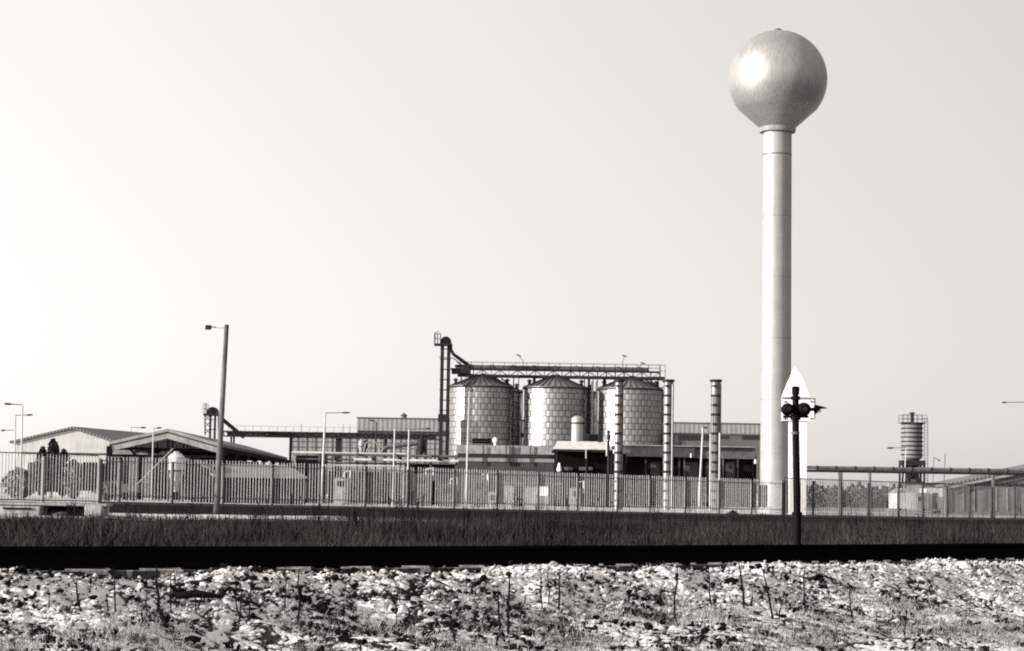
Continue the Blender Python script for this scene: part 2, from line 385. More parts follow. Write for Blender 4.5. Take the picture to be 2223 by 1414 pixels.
def place_silos():
    first = True
    words = ['left', 'middle', 'right']
    for row, (Y, dx) in enumerate(((236, 0), (245.5, 22))):
        for i, px in enumerate((1042.5, 1203.5, 1366)):
            q = P(px + dx, 990, Y); b = P(px + dx, (841 + i * 2.5), 236)
            o = silo0 if first else copy_tree(silo0); first = False
            o.location = (q.x, q.y, P(1203.5, 843.5, 236).z - 12.7); o.rotation_euler.z = 0 if row == 0 else R(4)
            if row == 0: o['label'] = ['round steel silo beside the bucket elevator, brick-like sheets, leftmost of the front row',
                                       'round steel silo behind the domed white tank, middle of the front row',
                                       'round steel silo behind a slim banded chimney, rightmost of the front row'][i]
            else: o['label'] = ['dark shaded silo behind the leftmost front silo', 'dark shaded silo behind the middle front silo', 'dark shaded silo behind the rightmost front silo'][i]
place_silos()

# ------------------------------------------------------------------ overhead gallery on the silos
def rail_run(mb, a, b, h=1.0, n=12, w=.04, bars=(1., .5)):
    a, b = Vector(a), Vector(b)
    for f in bars: mb.beam(a + Vector((0, 0, h * f)), b + Vector((0, 0, h * f)), w)
    for i in range(n + 1):
        p = a.lerp(b, i / n); mb.beam(p, p + Vector((0, 0, h)), w)
def gallery():
    Y = 236.; k = Y / F
    zt = P(1210, 804, Y).z; zl = P(1210, 819, Y).z
    xa, xb = P(979, 800, Y).x, P(1432, 805, Y).x; xc = P(1443, 815, Y).x
    t = thing('overhead_conveyor', 'dark steel conveyor gallery with handrails running over the silo roofs', 'conveyor', (xa, Y, zl))
    MB().box((xa, Y - .7, zt - .12), (xb, Y + .7, zt + .02)).build('deck', dark_steel, t)
    cb = MB().box((xa + .5, Y - .3, zt + .02), (xb - 1.2, Y + .3, zt + .42)); 
    for i in range(9): cb.box((xa + 2 + i * 2.3, Y - .36, zt + .0), (xa + 2.35 + i * 2.3, Y + .36, zt + .48))
    cb.build('conveyor_casing', mid_steel, t)
    lo = MB()
    for yy in (-.7, .7): lo.box((xa + (1.5 if yy < 0 else 1.5), Y + yy - .06, zl - .14), (xc, Y + yy + .06, zl + .14))
    n = 22
    for i in range(n + 1):
        x = xa + 1.5 + (xb - xa - 1.5) * i / n
        for yy in (-.7, .7):
            lo.beam((x, Y + yy, zl + .14), (x, Y + yy, zt - .12), .06)
            if i < n: lo.beam((x, Y + yy, zl if i % 2 else zt - .1), (x + (xb - xa - 1.5) / n, Y + yy, zt - .1 if i % 2 else zl), .045)
    lo.box((xc - 1.4, Y - .7, zl + .14), (xc, Y + .7, zl + .18))
    lo.build('truss', dark_steel, t)
    hr = MB()
    for yy in (-.7, .7): rail_run(hr, (xa + 1, Y + yy, zt + .02), (xb, Y + yy, zt + .02), .62 if 0 else .72, 18, .035)
    rail_run(hr, (xb + .05, Y - .7, zl + .15), (xc, Y - .7, zl + .15), 1.3, 1, .05)
    hr.build('handrail', dark_steel, t)
    g = gz(0, Y)
    for px, w in ((1001, .07), (1160, .16), (1115, .06), (1126, .05), (1279, .13), (1288, .05), (1313, .18), (1430, .07), (1269, .06)):
        x = P(px, 830, Y).x
        bot = g if px in (1126, 1279, 1288, 1115, 1269) else zl - 2.0
        if px in (1001, 1160, 1313): bot = zl - 1.7
        MB().box((x - w, Y + .5, bot), (x + w, Y + .5 + 2 * w, zl - .14)).build('support', dark_steel, t)
    for px in (1285.5, 1295.0):
        x = P(px, 900, Y).x; MB().tube([(x, Y + .2, P(px, 945, Y).z), (x, Y + .2, zl - .2)], .13, 12).build('down_pipe', pale_steel, t, True)
    for x0, y0, x1, y1 in ((1071, 818, 1100, 836), (1225, 818, 1255, 838), (1408, 822, 1434, 848), (1392, 820, 1434, 843), (1088, 822, 1110, 838)):
        a, b = P(x0, y0, Y - .3), P(x1, y1, Y - .3); MB().tube([a, b], .09, 8).build('spout', mid_steel, t)
    # little lamps on the railing
    for px, py, hx, hy in ((1136, 806, 1126, 772), (1352, 806, 1356, 773), (1388, 808, 1396, 789)):
        a = P(px, py, Y - .7); m_ = P(px, hy + 12 if px != 1388 else hy + 8, Y - .7); b = P(hx, hy, Y - .7)
        l = MB().tube([a, m_, b], .03, 6).build('lamp_pole', dark_steel, t)
        MB().beam(b + Vector((-.25, 0, .08)), b + Vector((.25, 0, -.08)), .12, .12).build('lamp_head', dark_steel, l)
gallery()

def elevator(px_l, px_r, wl, top, base_py, Y, dome, plat, label, boot=None, bands=()):
    """Bucket elevator: two casings, a rounded head, platform and spout."""
    k = Y / F; cx = (px_l + px_r) / 2
    b = P(cx, base_py, Y); g = gz(b.x, Y); zt = P(cx, top, Y).z
    t = thing('bucket_elevator', label, 'grain elevator', (b.x, Y, g), 'bucket elevators')
    w = wl * k / 2
    lean = P(px_l, top, Y).x - P(px_l, base_py, Y).x
    for px in (px_l, px_r):
        x = P(px, base_py, Y).x
        MB().box((x - w, Y - w, g), (x + w, Y + w, zt)).build('casing', dark_steel, t)
    xl, xr = P(px_l, base_py, Y).x, P(px_r, base_py, Y).x
    for i in range(int((zt - g) / 1.1)): MB().box((xl - w * 1.3, Y - w * 1.3, g + 1 + i * 1.1), (xr + w * 1.3, Y + w * 1.3, g + 1.08 + i * 1.1)).build('tie_bar', dark_steel, t)
    x0, y0, x1, y1 = dome; hx = P((x0 + x1) / 2, y1, Y).x; hw = (x1 - x0) * k / 2; hz = P(cx, y1, Y).z; hh = (y1 - y0) * k
    pts = []; N_ = 14
    pr = [(-hw, 0)] + [(hw * math.cos(math.pi - math.pi * i / N_), hh * .35 + hh * .65 * math.sin(math.pi * i / N_)) for i in range(N_ + 1)] + [(hw, 0)]
    vs = [(hx + a, Y - .45, hz + c) for a, c in pr] + [(hx + a, Y + .45, hz + c) for a, c in pr]; m_ = len(pr)
    fs = [tuple(range(m_)), tuple(range(2 * m_ - 1, m_ - 1, -1))] + [(i, i + m_, (i + 1) % m_ + m_, (i + 1) % m_) for i in range(m_)]
    MB().add(vs, fs).build('head', dark_steel, t)
    p0, p1, py = plat; pf = MB().box((P(p0, py, Y).x, Y - .8, P(cx, py + 4, Y).z), (P(p1, py, Y).x, Y + .8, P(cx, py, Y).z)).build('platform', dark_steel, t)
    hr = MB(); zp = P(cx, py, Y).z; xa = P(p0, py, Y).x; xb = hx - hw
    for yy in (-.78, .78): rail_run(hr, (xa, Y + yy, zp), (xb, Y + yy, zp), 1.1, 2, .045)
    hr.build('handrail', dark_steel, pf)
    if boot:
        for (x0, y0, x1, y1) in boot:
            a, b2 = P(x0, y1, Y), P(x1, y0, Y)
            MB().box((a.x, Y - .55, a.z), (b2.x, Y + .55, b2.z)).build('boot', dark_steel, t)
    return t
e1 = elevator(956, 970, 7.5, 752, 1000, 232., (956, 731, 980, 750), (943, 982, 747), 'tall dark bucket elevator with a rounded head beside the leftmost silo',
              [(951, 900, 974, 916), (953, 916, 961, 1010), (966, 916, 973, 1010)])
sp = MB().tube([P(978, 752, 232), P(979, 760, 232), P(985, 770, 232), P(1022, 797, 233)], [.2, .18, .18, .22], 10).build('spout', dark_steel, e1)
MB().beam(P(984, 770, 231.4), P(1024, 795, 231.4), .05).build('spout_rail', dark_steel, e1)
MB().beam(P(953, 776, 232), P(984, 778, 232), .08).build('brace', dark_steel, e1)
MB().tube([P(944, 748, 231.3), P(945.5, 722, 231.3), P(953, 718, 231.3)], .04, 6).build('lamp_pole', mid_steel, e1)
pl = MB(); Y = 233.
pl.box((P(988, 790, Y).x, Y - .7, P(1005, 797, Y).z), (P(1022, 790, Y).x, Y + .7, P(1005, 793, Y).z))
pl.box((P(981, 790, Y).x, Y - .8, P(1005, 812, Y).z), (P(1022, 790, Y).x, Y + .8, P(1005, 801, Y).z))
pl.box((P(994, 790, Y).x, Y - .6, P(1005, 818, Y).z), (P(1030, 790, Y).x, Y + .6, P(1005, 812, Y).z))
for a, b in ((984, 778, ), (992, 786), (1000, 790)): pl.beam(P(a, b, Y - .6), P(a + 22, b + 17, Y - .6), .09)
pl.build('drive_platform', dark_steel, e1)
e2 = elevator(456, 466, 4.5, 902, 946, 240., (450, 884, 474, 900), (443, 475, 899), 'low bucket elevator head with platform behind the big lamp pole', None)
sc_ = MB()
for px in (445, 474): sc_.beam(P(px, 945, 240), P(px, 900, 240), .12)
for i in range(3):
    sc_.beam(P(445, 902 + i * 14, 240), P(456, 914 + i * 14, 240), .07); sc_.beam(P(445, 914 + i * 14, 240), P(456, 902 + i * 14, 240), .07)
sc_.build('scaffold', dark_steel, e2)
MB().tube([P(476, 905, 240), P(500, 925, 240.5), P(530, 950, 241)], .22, 10).build('spout', dark_steel, e2)

# ------------------------------------------------------------------ long conveyor on the left
def left_conveyor():
    Y = 243.; z1 = P(720, 939, Y).z; z0 = P(720, 952, Y).z; xa, xb = P(488, 940, Y).x, P(953, 945, Y).x
    t = thing('conveyor_bridge', 'long dark conveyor bridge on posts running left from the silos', 'conveyor', (xa, Y, z0))
    MB().box((xa, Y - .6, z0), (xb, Y + .6, z0 + .12)).box((xa, Y - .6, z1 - .14), (xb, Y + .6, z1)).box((xa + .3, Y - .45, z0 + .121), (xb - .3, Y + .45, z1 - .141)).build('casing', mat('conveyor_sheet', .045, .7, spec=.1), t)
    b = MB(); n = 26
    for i in range(n):
        x = xa + (xb - xa) * i / n; x2 = xa + (xb - xa) * (i + 1) / n
        b.beam((x, Y - .62, z0), (x, Y - .62, z1), .09); b.beam((x, Y - .62, z0 if i % 2 else z1), (x2, Y - .62, z1 if i % 2 else z0), .07)
    b.build('truss', dark_steel, t)
    h = MB(); rail_run(h, (xa + .5, Y - .55, z1), (xb, Y - .55, z1), .55, 26, .03, (1.,)); h.build('handrail', mid_steel, t)
    for px, w in ((502, .1), (508, .1), (632, .14), (735, .3), (838, .14), (924, .14)):
        x = P(px, 955, Y).x; MB().box((x - w, Y - w, gz(x, Y)), (x + w, Y + w, z0)).build('post', dark_steel, t)
    for px in (655, 746, 760):
        x = P(px, 940, Y).x; MB().beam((x, Y - .5, z1), (x, Y - .5, z1 + .9), .05).build('bracket', mid_steel, t)
left_conveyor()

# ------------------------------------------------------------------ buildings
def bx(mb, x0, y0, x1, y1, Y, D=.5):
    """A box whose front face spans those photograph pixels at distance Y; level, depth D going back."""
    mx_ = (x0 + x1) / 2
    mb.box((P(x0, (y0 + y1) / 2, Y).x, Y, P(mx_, y1, Y).z), (P(x1, (y0 + y1) / 2, Y).x, Y + D, P(mx_, y0, Y).z)); return mb
def one(name, material, parent, x0, y0, x1, y1, Y, D=.5, **k):
    return bx(MB(), x0, y0, x1, y1, Y, D).build(name, material, parent, **k)
def bld(name, label, px, Y, cat='building', group=None):
    q = P(px, hor(px), Y); return thing(name, label, cat, (q.x, Y, gz(q.x, Y)), group)

def long_hall():
    Y = 276.; t = bld('warehouse', 'long pale corrugated warehouse behind the silos', 1215, Y)
    xl, xr = 775, 1696
    mxp = (xl + xr) / 2
    def yy(y_at_860): return y_at_860 + (mxp - 860) * math.tan(ROLL)
    up = bx(MB(), xl, yy(908), xr, yy(936), Y, 22).build('wall', wall_pale, t)
    MB().box((P(xl, 900, Y).x - .05, Y - .12, P(mxp, yy(909), Y).z), (P(xr, 900, Y).x + .05, Y + 22, P(mxp, yy(907), Y).z)).build('roof_edge', mid_steel, t)
    one('window_band', glass, t, xl, yy(936), xr, yy(946), Y + .25, 21)
    one('wall', wall_pale, t, xl, yy(946), xr, yy(1075), Y - .02, 22)
    mu = MB()
    for i in range(60):
        x = P(xl, 940, Y).x + (P(xr, 940, Y).x - P(xl, 940, Y).x) * i / 60; mu.box((x, Y + .14, P(mxp, yy(946), Y).z), (x + .12, Y + .24, P(mxp, yy(936), Y).z))
    mu.build('window_bars', mid_steel, t)
    q = P(875, 908, Y); MB().lathe((q.x, Y + 2, P(mxp, yy(908), Y).z), [(.35, 0), (.35, .35), (.5, .4), (0, .8)], 10).build('roof_vent', mid_steel, t)
    return t
long_hall()
def low_hall():
    Y = 262.; t = bld('storage_hall', 'low pale panel hall behind the pipe rack, left of the warehouse', 700, Y)
    one('wall', wall_pale, t, 628, 950, 952, 1075, Y, 11)
    g = MB()
    for i in range(18):
        x = P(628 + i * 18.5, 960, Y).x; g.box((x, Y - .05, P(790, 1070, Y).z), (x + .12, Y - .003, P(790, 951, Y).z))
    for py in (960, 972): bx(g, 628, py, 952, py + 1.2, Y - .07, .06)
    g.build('wall_ribs', mid_steel, t)
    one('roof_edge', concrete, t, 626, 948.5, 954, 951, Y - .2, 11.6)
low_hall()
def annex():
    # low buildings in front of the long warehouse, right of the silos
    Y = 240.; t = bld('annex_building', 'low annex with a strip of dark windows between the chimneys', 1540, Y)
    one('wall', wall_pale, t, 1463, 943, 1655, 1070, Y, 16)
    for x0, x1, y0, y1 in ((1474, 1545, 945, 956), (1565, 1583, 947, 953), (1612, 1655, 946, 955)):
        w = one('window', glass, t, x0, y0, x1, y1, Y - .06, .05)
        n = max(1, int((x1 - x0) / 9)); m_ = MB()
        for i in range(n + 1): bx(m_, x0 + (x1 - x0) * i / n - .5, y0, x0 + (x1 - x0) * i / n + .5, y1, Y - .1, .03)
        m_.build('frame', mid_steel, w)
    one('parapet', concrete, t, 1460, 941, 1658, 944, Y - .2, 16.4)
    one('loading_box', concrete, t, 1480, 958, 1548, 972, Y - 4, 3.9)
annex()
def shop_b():
    Y = 205.; t = bld('flat_roofed_shed', 'flat roofed open shed with deep black front behind the chimneys', 1500, Y)
    one('roof_fascia', grey_wall, t, 1357, 969, 1508, 992, Y, 9)
    one('roof_fascia', mid_steel, t, 1508, 972, 1640, 996, Y + .4, 9)
    MB().box((P(1357, 970, Y).x - .2, Y - .15, P(1498, 970, Y).z), (P(1640, 970, Y).x, Y + 9.2, P(1498, 968, Y).z)).build('roof', concrete, t)
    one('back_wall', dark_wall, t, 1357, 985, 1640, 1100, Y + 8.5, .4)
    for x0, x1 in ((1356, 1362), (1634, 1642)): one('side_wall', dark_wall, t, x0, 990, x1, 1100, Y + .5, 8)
    one('front_infill', dark_wall, t, 1362, 992, 1634, 1100, Y + 1.2, .3)  # dark sheet across the open front, standing for the shade inside
    for i, px in enumerate((1400, 1440, 1473, 1484, 1521, 1568, 1600)):
        one('post', mid_steel if i % 2 else grey_wall, t, px, 993, px + 3, 1100, Y + .5, .2)
    for x0, x1 in ((1412, 1434), (1488, 1516), (1532, 1560), (1575, 1596)):
        one('gate', mat('gate_dark', .05, .6), t, x0, 1003, x1, 1090, Y + 1.1, .08)
    for px, py, r in ((1640, 1003, 3), (1500, 990, 2)):
        p = P(px, py, Y - .3); MB().lathe(p, [(0, -.2), (r * Y / F * .8, -.15), (r * Y / F, 0), (r * Y / F * .7, .2), (0, .25)], 12).build('lamp', white_paint, t, True)
shop_b()
def block_a():
    Y = 208.; t = bld('flat_roofed_workshop', 'long flat roofed workshop with pale parapet in front of the silos', 1100, Y)
    one('parapet', concrete, t, 991, 967.5, 1208, 986, Y, 9)
    one('window_band', glass, t, 993, 986, 1330, 995, Y + .5, 8)
    one('sill_band', mat('sill_concrete', .25, .85, streaks=.3), t, 985, 995, 1215, 1003, Y - .1, 9)
    one('wall', grey_wall, t, 987, 1003, 1330, 1100, Y, 9)
    one('roof', concrete, t, 1190, 968, 1345, 971, Y, 9)
    for px in (1098, 1105, 1113, 1048, 1150):
        one('drain_pipe', dark_steel, t, px, 968, px + 2, 1010, Y - .25, .1)
    w = MB()
    one('stair_rail', dark_steel, t, 993, 957, 1060, 959, Y + 2, .1)
    one('roof_duct', black_steel, t, 1025, 952, 1066, 962, Y + 3, 3)
    p = P(1075, 957, Y + 1); k = Y / F
    MB().lathe(p, [(.12, -.5), (.12, -.2), (5.2 * k, -.1), (5.6 * k, .1), (4 * k, .25), (0, .32)], 16).build('roof_ventilator', white_paint, t, True)
    for x0, x1, y0, y1 in ((1033, 1046, 1040, 1062), (1060, 1066, 1036, 1050), (1120, 1133, 1036, 1060)):
        one('door', dark_wall, t, x0, y0, x1, y1 + 30, Y - .07, .05)
block_a()
def hood():
    Y = 196.; k = Y / F; t = bld('loading_canopy', 'loading hall with sloped pale canopy roof and black opening', 1265, Y)
    zt, ze = P(1265, 957, Y).z, P(1265, 976, Y).z; zb = P(1265, 981, Y).z
    xl, xr = P(1202, 970, Y).x, P(1330, 970, Y).x; a, b = P(1213, 957, Y).x, P(1322, 957, Y).x
    MB().hexa([(xl, Y, ze), (xr, Y, ze), (xr, Y + 8, ze), (xl, Y + 8, ze), (a, Y + 2.2, zt), (b, Y + 2.2, zt), (b, Y + 6, zt), (a, Y + 6, zt)]).build('roof', pale_steel, t)
    MB().box((xl - .05, Y - .08, zb), (xr + .05, Y + 8.1, ze - .003)).build('gutter', dark_steel, t)
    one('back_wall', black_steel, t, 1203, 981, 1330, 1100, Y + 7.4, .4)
    one('shade_sheet', black_steel, t, 1204, 981, 1329, 1100, Y + 1.5, .2)  # black sheet filling the opening, shade under the canopy put in as colour
    for px in (1206, 1271, 1325): one('column', dark_steel, t, px, 981, px + 3, 1100, Y + .3, .2)
    for x0, x1 in ((1225, 1243), (1257, 1272), (1278, 1286)): one('pallet_rack', mid_steel, t, x0, 1014, x1, 1021, Y + .9, .4)
    one('drop_pipe', pale_steel, t, 1271, 968, 1273, 996, Y - .25, .1)
    p = P(1214, 1018, Y - 1.2)
    bl = MB().lathe(p, [(0, -.28), (4.5 * k, -.22), (5.2 * k, 0), (3 * k, .25), (2 * k, .5), (0, .55)], 14).build('hopper', white_paint, t, True)
    MB().beam(p - Vector((0, 0, .25)), p - Vector((0, 0, 3)), .08).build('stand', mid_steel, bl)
    t2 = thing('domed_tank', 'white upright domed tank standing on the loading canopy roof', 'tank', P(1253, 960, Y + 3))
    c = P(1253, 960, Y + 3); r = 13.2 * k
    MB().lathe((c.x, c.y, 0), [(r, c.z - .2), (r, P(1253, 921, Y + 3).z)], 40).build('body', stem_paint, t2, True)
    MB().lathe((c.x, c.y, 0), [(r * .99, P(1253, 921, Y + 3).z), (r * 1.05, P(1253, 920.5, Y + 3).z), (r * 1.05, P(1253, 918, Y + 3).z), (r * .99, P(1253, 917.5, Y + 3).z)], 40).build('ring', dark_steel, t2, True)
    z0 = P(1253, 917.5, Y + 3).z; pr = [(r, z0), (r, z0 + .28)] + [(r * math.cos(R(a_)), z0 + .28 + .33 * math.sin(R(a_))) for a_ in range(10, 91, 10)]
    pr[-1] = (0, pr[-1][1]); MB().lathe((c.x, c.y, 0), pr, 40).build('dome', stem_paint, t2, True)
    q = MB().tube([(c.x + r + .12, c.y, c.z - .1), (c.x + r + .12, c.y, z0 + .1)], .06, 8).build('side_pipe', mid_steel, t2)
    MB().tube([P(1241, 903, Y + 3.3), P(1247, 899.5, Y + 3.3), P(1262, 900, Y + 3.3)], .05, 6).build('vent_pipe', dark_steel, t2)
    # dark machinery and exhausts right of the tank
    t3 = thing('fan_unit', 'dark fan and filter machinery beside the domed white tank', 'machinery', P(1290, 968, Y + 4))
    one('casing', dark_steel, t3, 1276, 943, 1300, 968, Y + 4, 2); one('casing', dark_steel, t3, 1266, 948, 1280, 960, Y + 4.2, 1.2)
    one('duct', dark_steel, t3, 1298, 940, 1304, 1000, Y + 2, .5)
    for px in (1284, 1293): one('duct', mid_steel, t3, px, 930, px + 4, 946, Y + 4.6, .4)
    for i, (px, y0, w) in enumerate(((1321, 935, 6), )):
        t4 = thing('exhaust_pipe', 'dark thick exhaust pipe standing left of the nearest banded chimney', 'pipe', P(px, 1000, Y - 1)); c = P(px, 1000, Y - 1)
        MB().lathe((c.x, c.y, 0), [(.11, gz(c.x, c.y)), (.11, P(px, 955, Y - 1).z), (.17, P(px, 954, Y - 1).z), (.17, P(px, 946, Y - 1).z), (.11, P(px, 945, Y - 1).z), (.11, P(px, 940, Y - 1).z), (.16, P(px, 939, Y - 1).z), (.16, P(px, y0, Y - 1).z), (0, P(px, y0, Y - 1).z)], 14).build('pipe', dark_steel, t4, True)
        MB().tube([P(px - 4, 990, Y - 1.2), P(px - 4, 962, Y - 1.2), P(px - 7, 955, Y - 1.2), P(px - 10, 962, Y - 1.2)], .06, 8).build('branch_pipe', pale_steel, t4)
    s = bld('side_canopy', 'dark low lean-to roof between the canopy and the chimneys', 1345, Y - 1, 'lean-to')
    a1, a2, b1, b2 = P(1328, 966, Y), P(1368, 978, Y), P(1328, 966, Y + 5), P(1368, 978, Y + 5)
    th_ = Vector((0, 0, -.25)); MB().hexa([a1 + th_, a2 + th_, b2 + th_, b1 + th_, a1, a2, b2, b1]).build('roof', mid_steel, s)
    one('wall', black_steel, s, 1329, 985, 1358, 1100, Y + 1, 4)
hood()

# ------------------------------------------------------------------ chimneys
def make_chimney(Y=172.):
    k = Y / F; H = (1100 - 828) * k; r = 10.2 * k
    t = thing('steel_chimney', '', 'chimney', (0, 0, 0), 'slim banded steel chimneys')
    MB().lathe((0, 0, 0), [(r, -.6), (r, H)], 32).build('shaft', galv, t, True)
    cpx = MB().lathe((0, 0, 0), [(r, H - .1), (r * 1.32, H - .05), (r * 1.32, H + .12), (r * 1.05, H + .14), (r * 1.05, H + .02), (0, H)], 32).build('cap', dark_steel, t, True)
    n = 13
    for i in range(n):
        z = .5 + i * (H - .9) / (n - 1)
        MB().lathe((0, 0, 0), [(r, z - .10), (r * 1.06, z - .095), (r * 1.06, z + .095), (r, z + .10)], 32).build('band', dark_steel if i % 2 else mid_steel, t, True)
        if i % 2 == 0:
            a = R(-100); MB().box((r * math.cos(a) - .12, r * math.sin(a) - .14, z - .09), (r * math.cos(a) + .12, r * math.sin(a) + .02, z + .09)).build('clamp', dark_steel, t)
    MB().tube([(r * 1.15 * math.cos(R(-25)), r * 1.15 * math.sin(R(-25)), -.2), (r * 1.15 * math.cos(R(-25)), r * 1.15 * math.sin(R(-25)), H - .2)], .035, 6).build('side_rod', mid_steel, t)
    return t
ch0 = make_chimney()
for i, (px, py, Y, sc, lb) in enumerate(((1341, 1090, 172., (.86, .86, 1.0), 'slimmest banded steel chimney in front of the rightmost silo'),
                                 (1448.5, 1095, 172., (1, 1, 1.0), 'bright edged banded chimney at the right end of the silos'),
                                 (1552, 1100, 172., (1, 1, 1.0), 'banded chimney standing clear of the silos with two thin pipes beside it'))):
    o = ch0 if i == 0 else copy_tree(ch0)
    q = P(px, py, Y); o.location = (q.x, Y, P(px, 828, Y).z - (1100 - 828) * Y / F); o.scale = sc; o['label'] = lb
for px, top in ((1543.5, 942), (1563.5, 940)):
    q = P(px - 2, 1060, 171.); t = tag(MB().tube([(q.x, 171, gz(q.x, 171) - .1), (q.x, 171, P(px, top, 171).z)], .07, 10).build('vent_pipe', pole_conc, None, True),
      'thin pale pipe on the %s side of the free standing chimney' % ('left' if px < 1550 else 'right'), 'pipe', 'thin pipes beside the chimney')
q = P(1458, 1060, 170.5); tag(MB().tube([(q.x, 170.5, gz(q.x, 170.5) - .1), (q.x, 170.5, P(1459, 835, 170.5).z)], .05, 10).build('vent_pipe', pole_conc, None, True), 'thin tall rod along the right side of the middle chimney', 'pipe')

# ------------------------------------------------------------------ left sheds
def white_shed():
    Y = 225.; t = bld('gabled_hall', 'large white gabled hall with grey roof at the far left', 140, Y)
    e0, ap, e1_ = P(30, 962, Y), P(158, 932, Y), P(238, 958, Y)
    g = gz(e0.x, Y); D = 42.
    sh = Vector((9, D, 0))                                     # the hall runs back and to the right
    fr = [Vector((e0.x, Y, g)), Vector((e1_.x, Y, g)), e1_, ap, e0]
    vs = fr + [p + sh for p in fr]
    MB().add(vs, [(0, 1, 2, 3, 4), (9, 8, 7, 6, 5), (1, 6, 7, 2), (0, 4, 9, 5)]).build('wall', mat('white_render', .50, .8, var=.2, scale=.5, streaks=.2), t)
    up = Vector((0, -.3, .06)); th_ = Vector((0, 0, .22)); s2 = sh + Vector((0, .3, 0))
    ex = Vector((.4, 0, -.13))
    MB().hexa([ap + up, e1_ + up + ex, e1_ + up + s2 + ex, ap + up + s2, ap + up + th_, e1_ + up + th_ + ex, e1_ + up + s2 + th_ + ex, ap + up + s2 + th_]).build('roof', roof_grey, t)
    ex = Vector((-.4, 0, -.1)); MB().hexa([e0 + up + ex, ap + up + Vector((-.003, 0, 0)), ap + up + s2, e0 + up + s2 + ex, e0 + up + th_ + ex, ap + up + th_, ap + up + s2 + th_, e0 + up + s2 + th_ + ex]).build('roof', roof_grey, t)
    one('plinth_band', grey_wall, t, 45, 983, 238, 986, Y - .1, .08)
    for x0, x1 in ((180, 214), (150, 172), (60, 84)): one('door', dark_wall if x0 == 180 else grey_wall, t, x0, 1004, x1, 1062, Y - .08, .05)
    one('loading_ramp', dark_wall, t, 176, 1006, 226, 1066, Y - 3, 2.8)
white_shed()
def open_shed():
    Y = 165.; t = bld('open_gabled_shed', 'open sided gabled shed with dark interior, light posts and pale fascia', 365, Y)
    el, ap, er = P(238, 966, Y), P(364, 938, Y), P(482, 972, Y)
    sh = P(624, 1000, 219) - P(482, 972, 165)
    sh.z = 0; g = gz(ap.x, Y)
    th_ = Vector((0, 0, .25)); up = Vector((0, -.2, 0)); ov = Vector((-.5, 0, -.15))
    rf = []
    for a, b, nm in ((ap, er, 1), (el, ap, 2)):
        MB().hexa([a, b, b + sh, a + sh, a + th_, b + th_, b + sh + th_, a + sh + th_]).build('roof', roof_grey, t)
    fa = MB()
    for a, b in ((el, ap), (ap, er)):
        d = Vector((0, -.12, 0)); lo_ = Vector((0, 0, -.5))
        fa.hexa([a + lo_ + d, b + lo_ + d, b + lo_, a + lo_, a + th_ + d, b + th_ + d, b + th_, a + th_])
    fa.build('fascia', concrete, t)
    hi = MB()
    for a, b in ((el, ap), (ap, er)):
        d = Vector((0, -.16, 0)); hi.hexa([a + d + Vector((0, 0, -.08)), b + d + Vector((0, 0, -.08)), b + Vector((0, -.121, -.08)), a + Vector((0, -.121, -.08)), a + d + Vector((0, 0, .02)), b + d + Vector((0, 0, .02)), b + Vector((0, -.121, .02)), a + Vector((0, -.121, .02))])
    hi.build('fascia_strip', dark_steel, t)
    # right side: eave beam, openings between haunched posts
    n = 7; eb = MB()
    e0 = er + Vector((0, 0, -.12)); lo_ = Vector((0, 0, -.2))
    eb.hexa([e0 + lo_, e0 + lo_ + Vector((.2, 0, 0)), e0 + sh + lo_ + Vector((.2, 0, 0)), e0 + sh + lo_, er, er + Vector((.2, 0, 0)), er + sh + Vector((.2, 0, 0)), er + sh]).build('eave_beam', dark_wall, t)
    zb = P(482, 992, Y).z
    for i in range(n + 1):
        p = er + sh * (i / n); q = el + sh * (i / n)
        for w in (p, q): MB().box((w.x - .2, w.y - .2, g - .3), (w.x + .2, w.y + .2, w.z - .1)).build('post', dark_wall, t)
        if i < n:
            hb = MB(); p2 = er + sh * ((i + .7) / n)
            hb.add([Vector((p.x, p.y, p.z - .3)), Vector((p2.x, p2.y, p2.z - .3)), Vector((p.x, p.y, zb)), Vector((p.x + .15, p.y, p.z - .3)), Vector((p2.x + .15, p2.y, p2.z - .3)), Vector((p.x + .15, p.y, zb))],
                   [(0, 1, 2), (5, 4, 3), (0, 2, 5, 3), (1, 4, 5, 2), (0, 3, 4, 1)]); hb.build('haunch', dark_wall, t)
    sw = MB(); a, b = Vector((er.x, Y, 0)), Vector((er.x, Y, 0)) + sh
    sw.hexa([(a.x, a.y, g), (a.x + .15, a.y, g), (b.x + .15, b.y, g), (b.x, b.y, g), (a.x, a.y, zb - .12), (a.x + .15, a.y, zb - .12), (b.x + .15, b.y, zb - .12), (b.x, b.y, zb - .12)]).build('side_wall', dark_wall, t)
    # truss beams under the roof
    for i in range(5):
        o_ = sh * (i / 5 + .02); tr = MB(); zt = el.z - .45
        tr.beam(el + o_ + Vector((0, 0, -.25)), Vector((er.x, Y, el.z - .25)) + o_, .18, .2)
        for j in range(7):
            x = el.x + (er.x - el.x) * (j + .5) / 7; zr = el.z + (ap.z - el.z) * (1 - abs(x - ap.x) / (er.x - ap.x + .5)); tr.beam(Vector((x, Y, el.z - .25)) + o_, Vector((x, Y, max(zr, el.z))) + o_, .1)
        tr.build('truss', dark_wall, t)
    # scalloped light covers hanging at the front left
    bw_ = MB().box((el.x - .1, Y + 24, g), (er.x, Y + 24.3, el.z - .75)).build('back_wall', dark_wall, t)
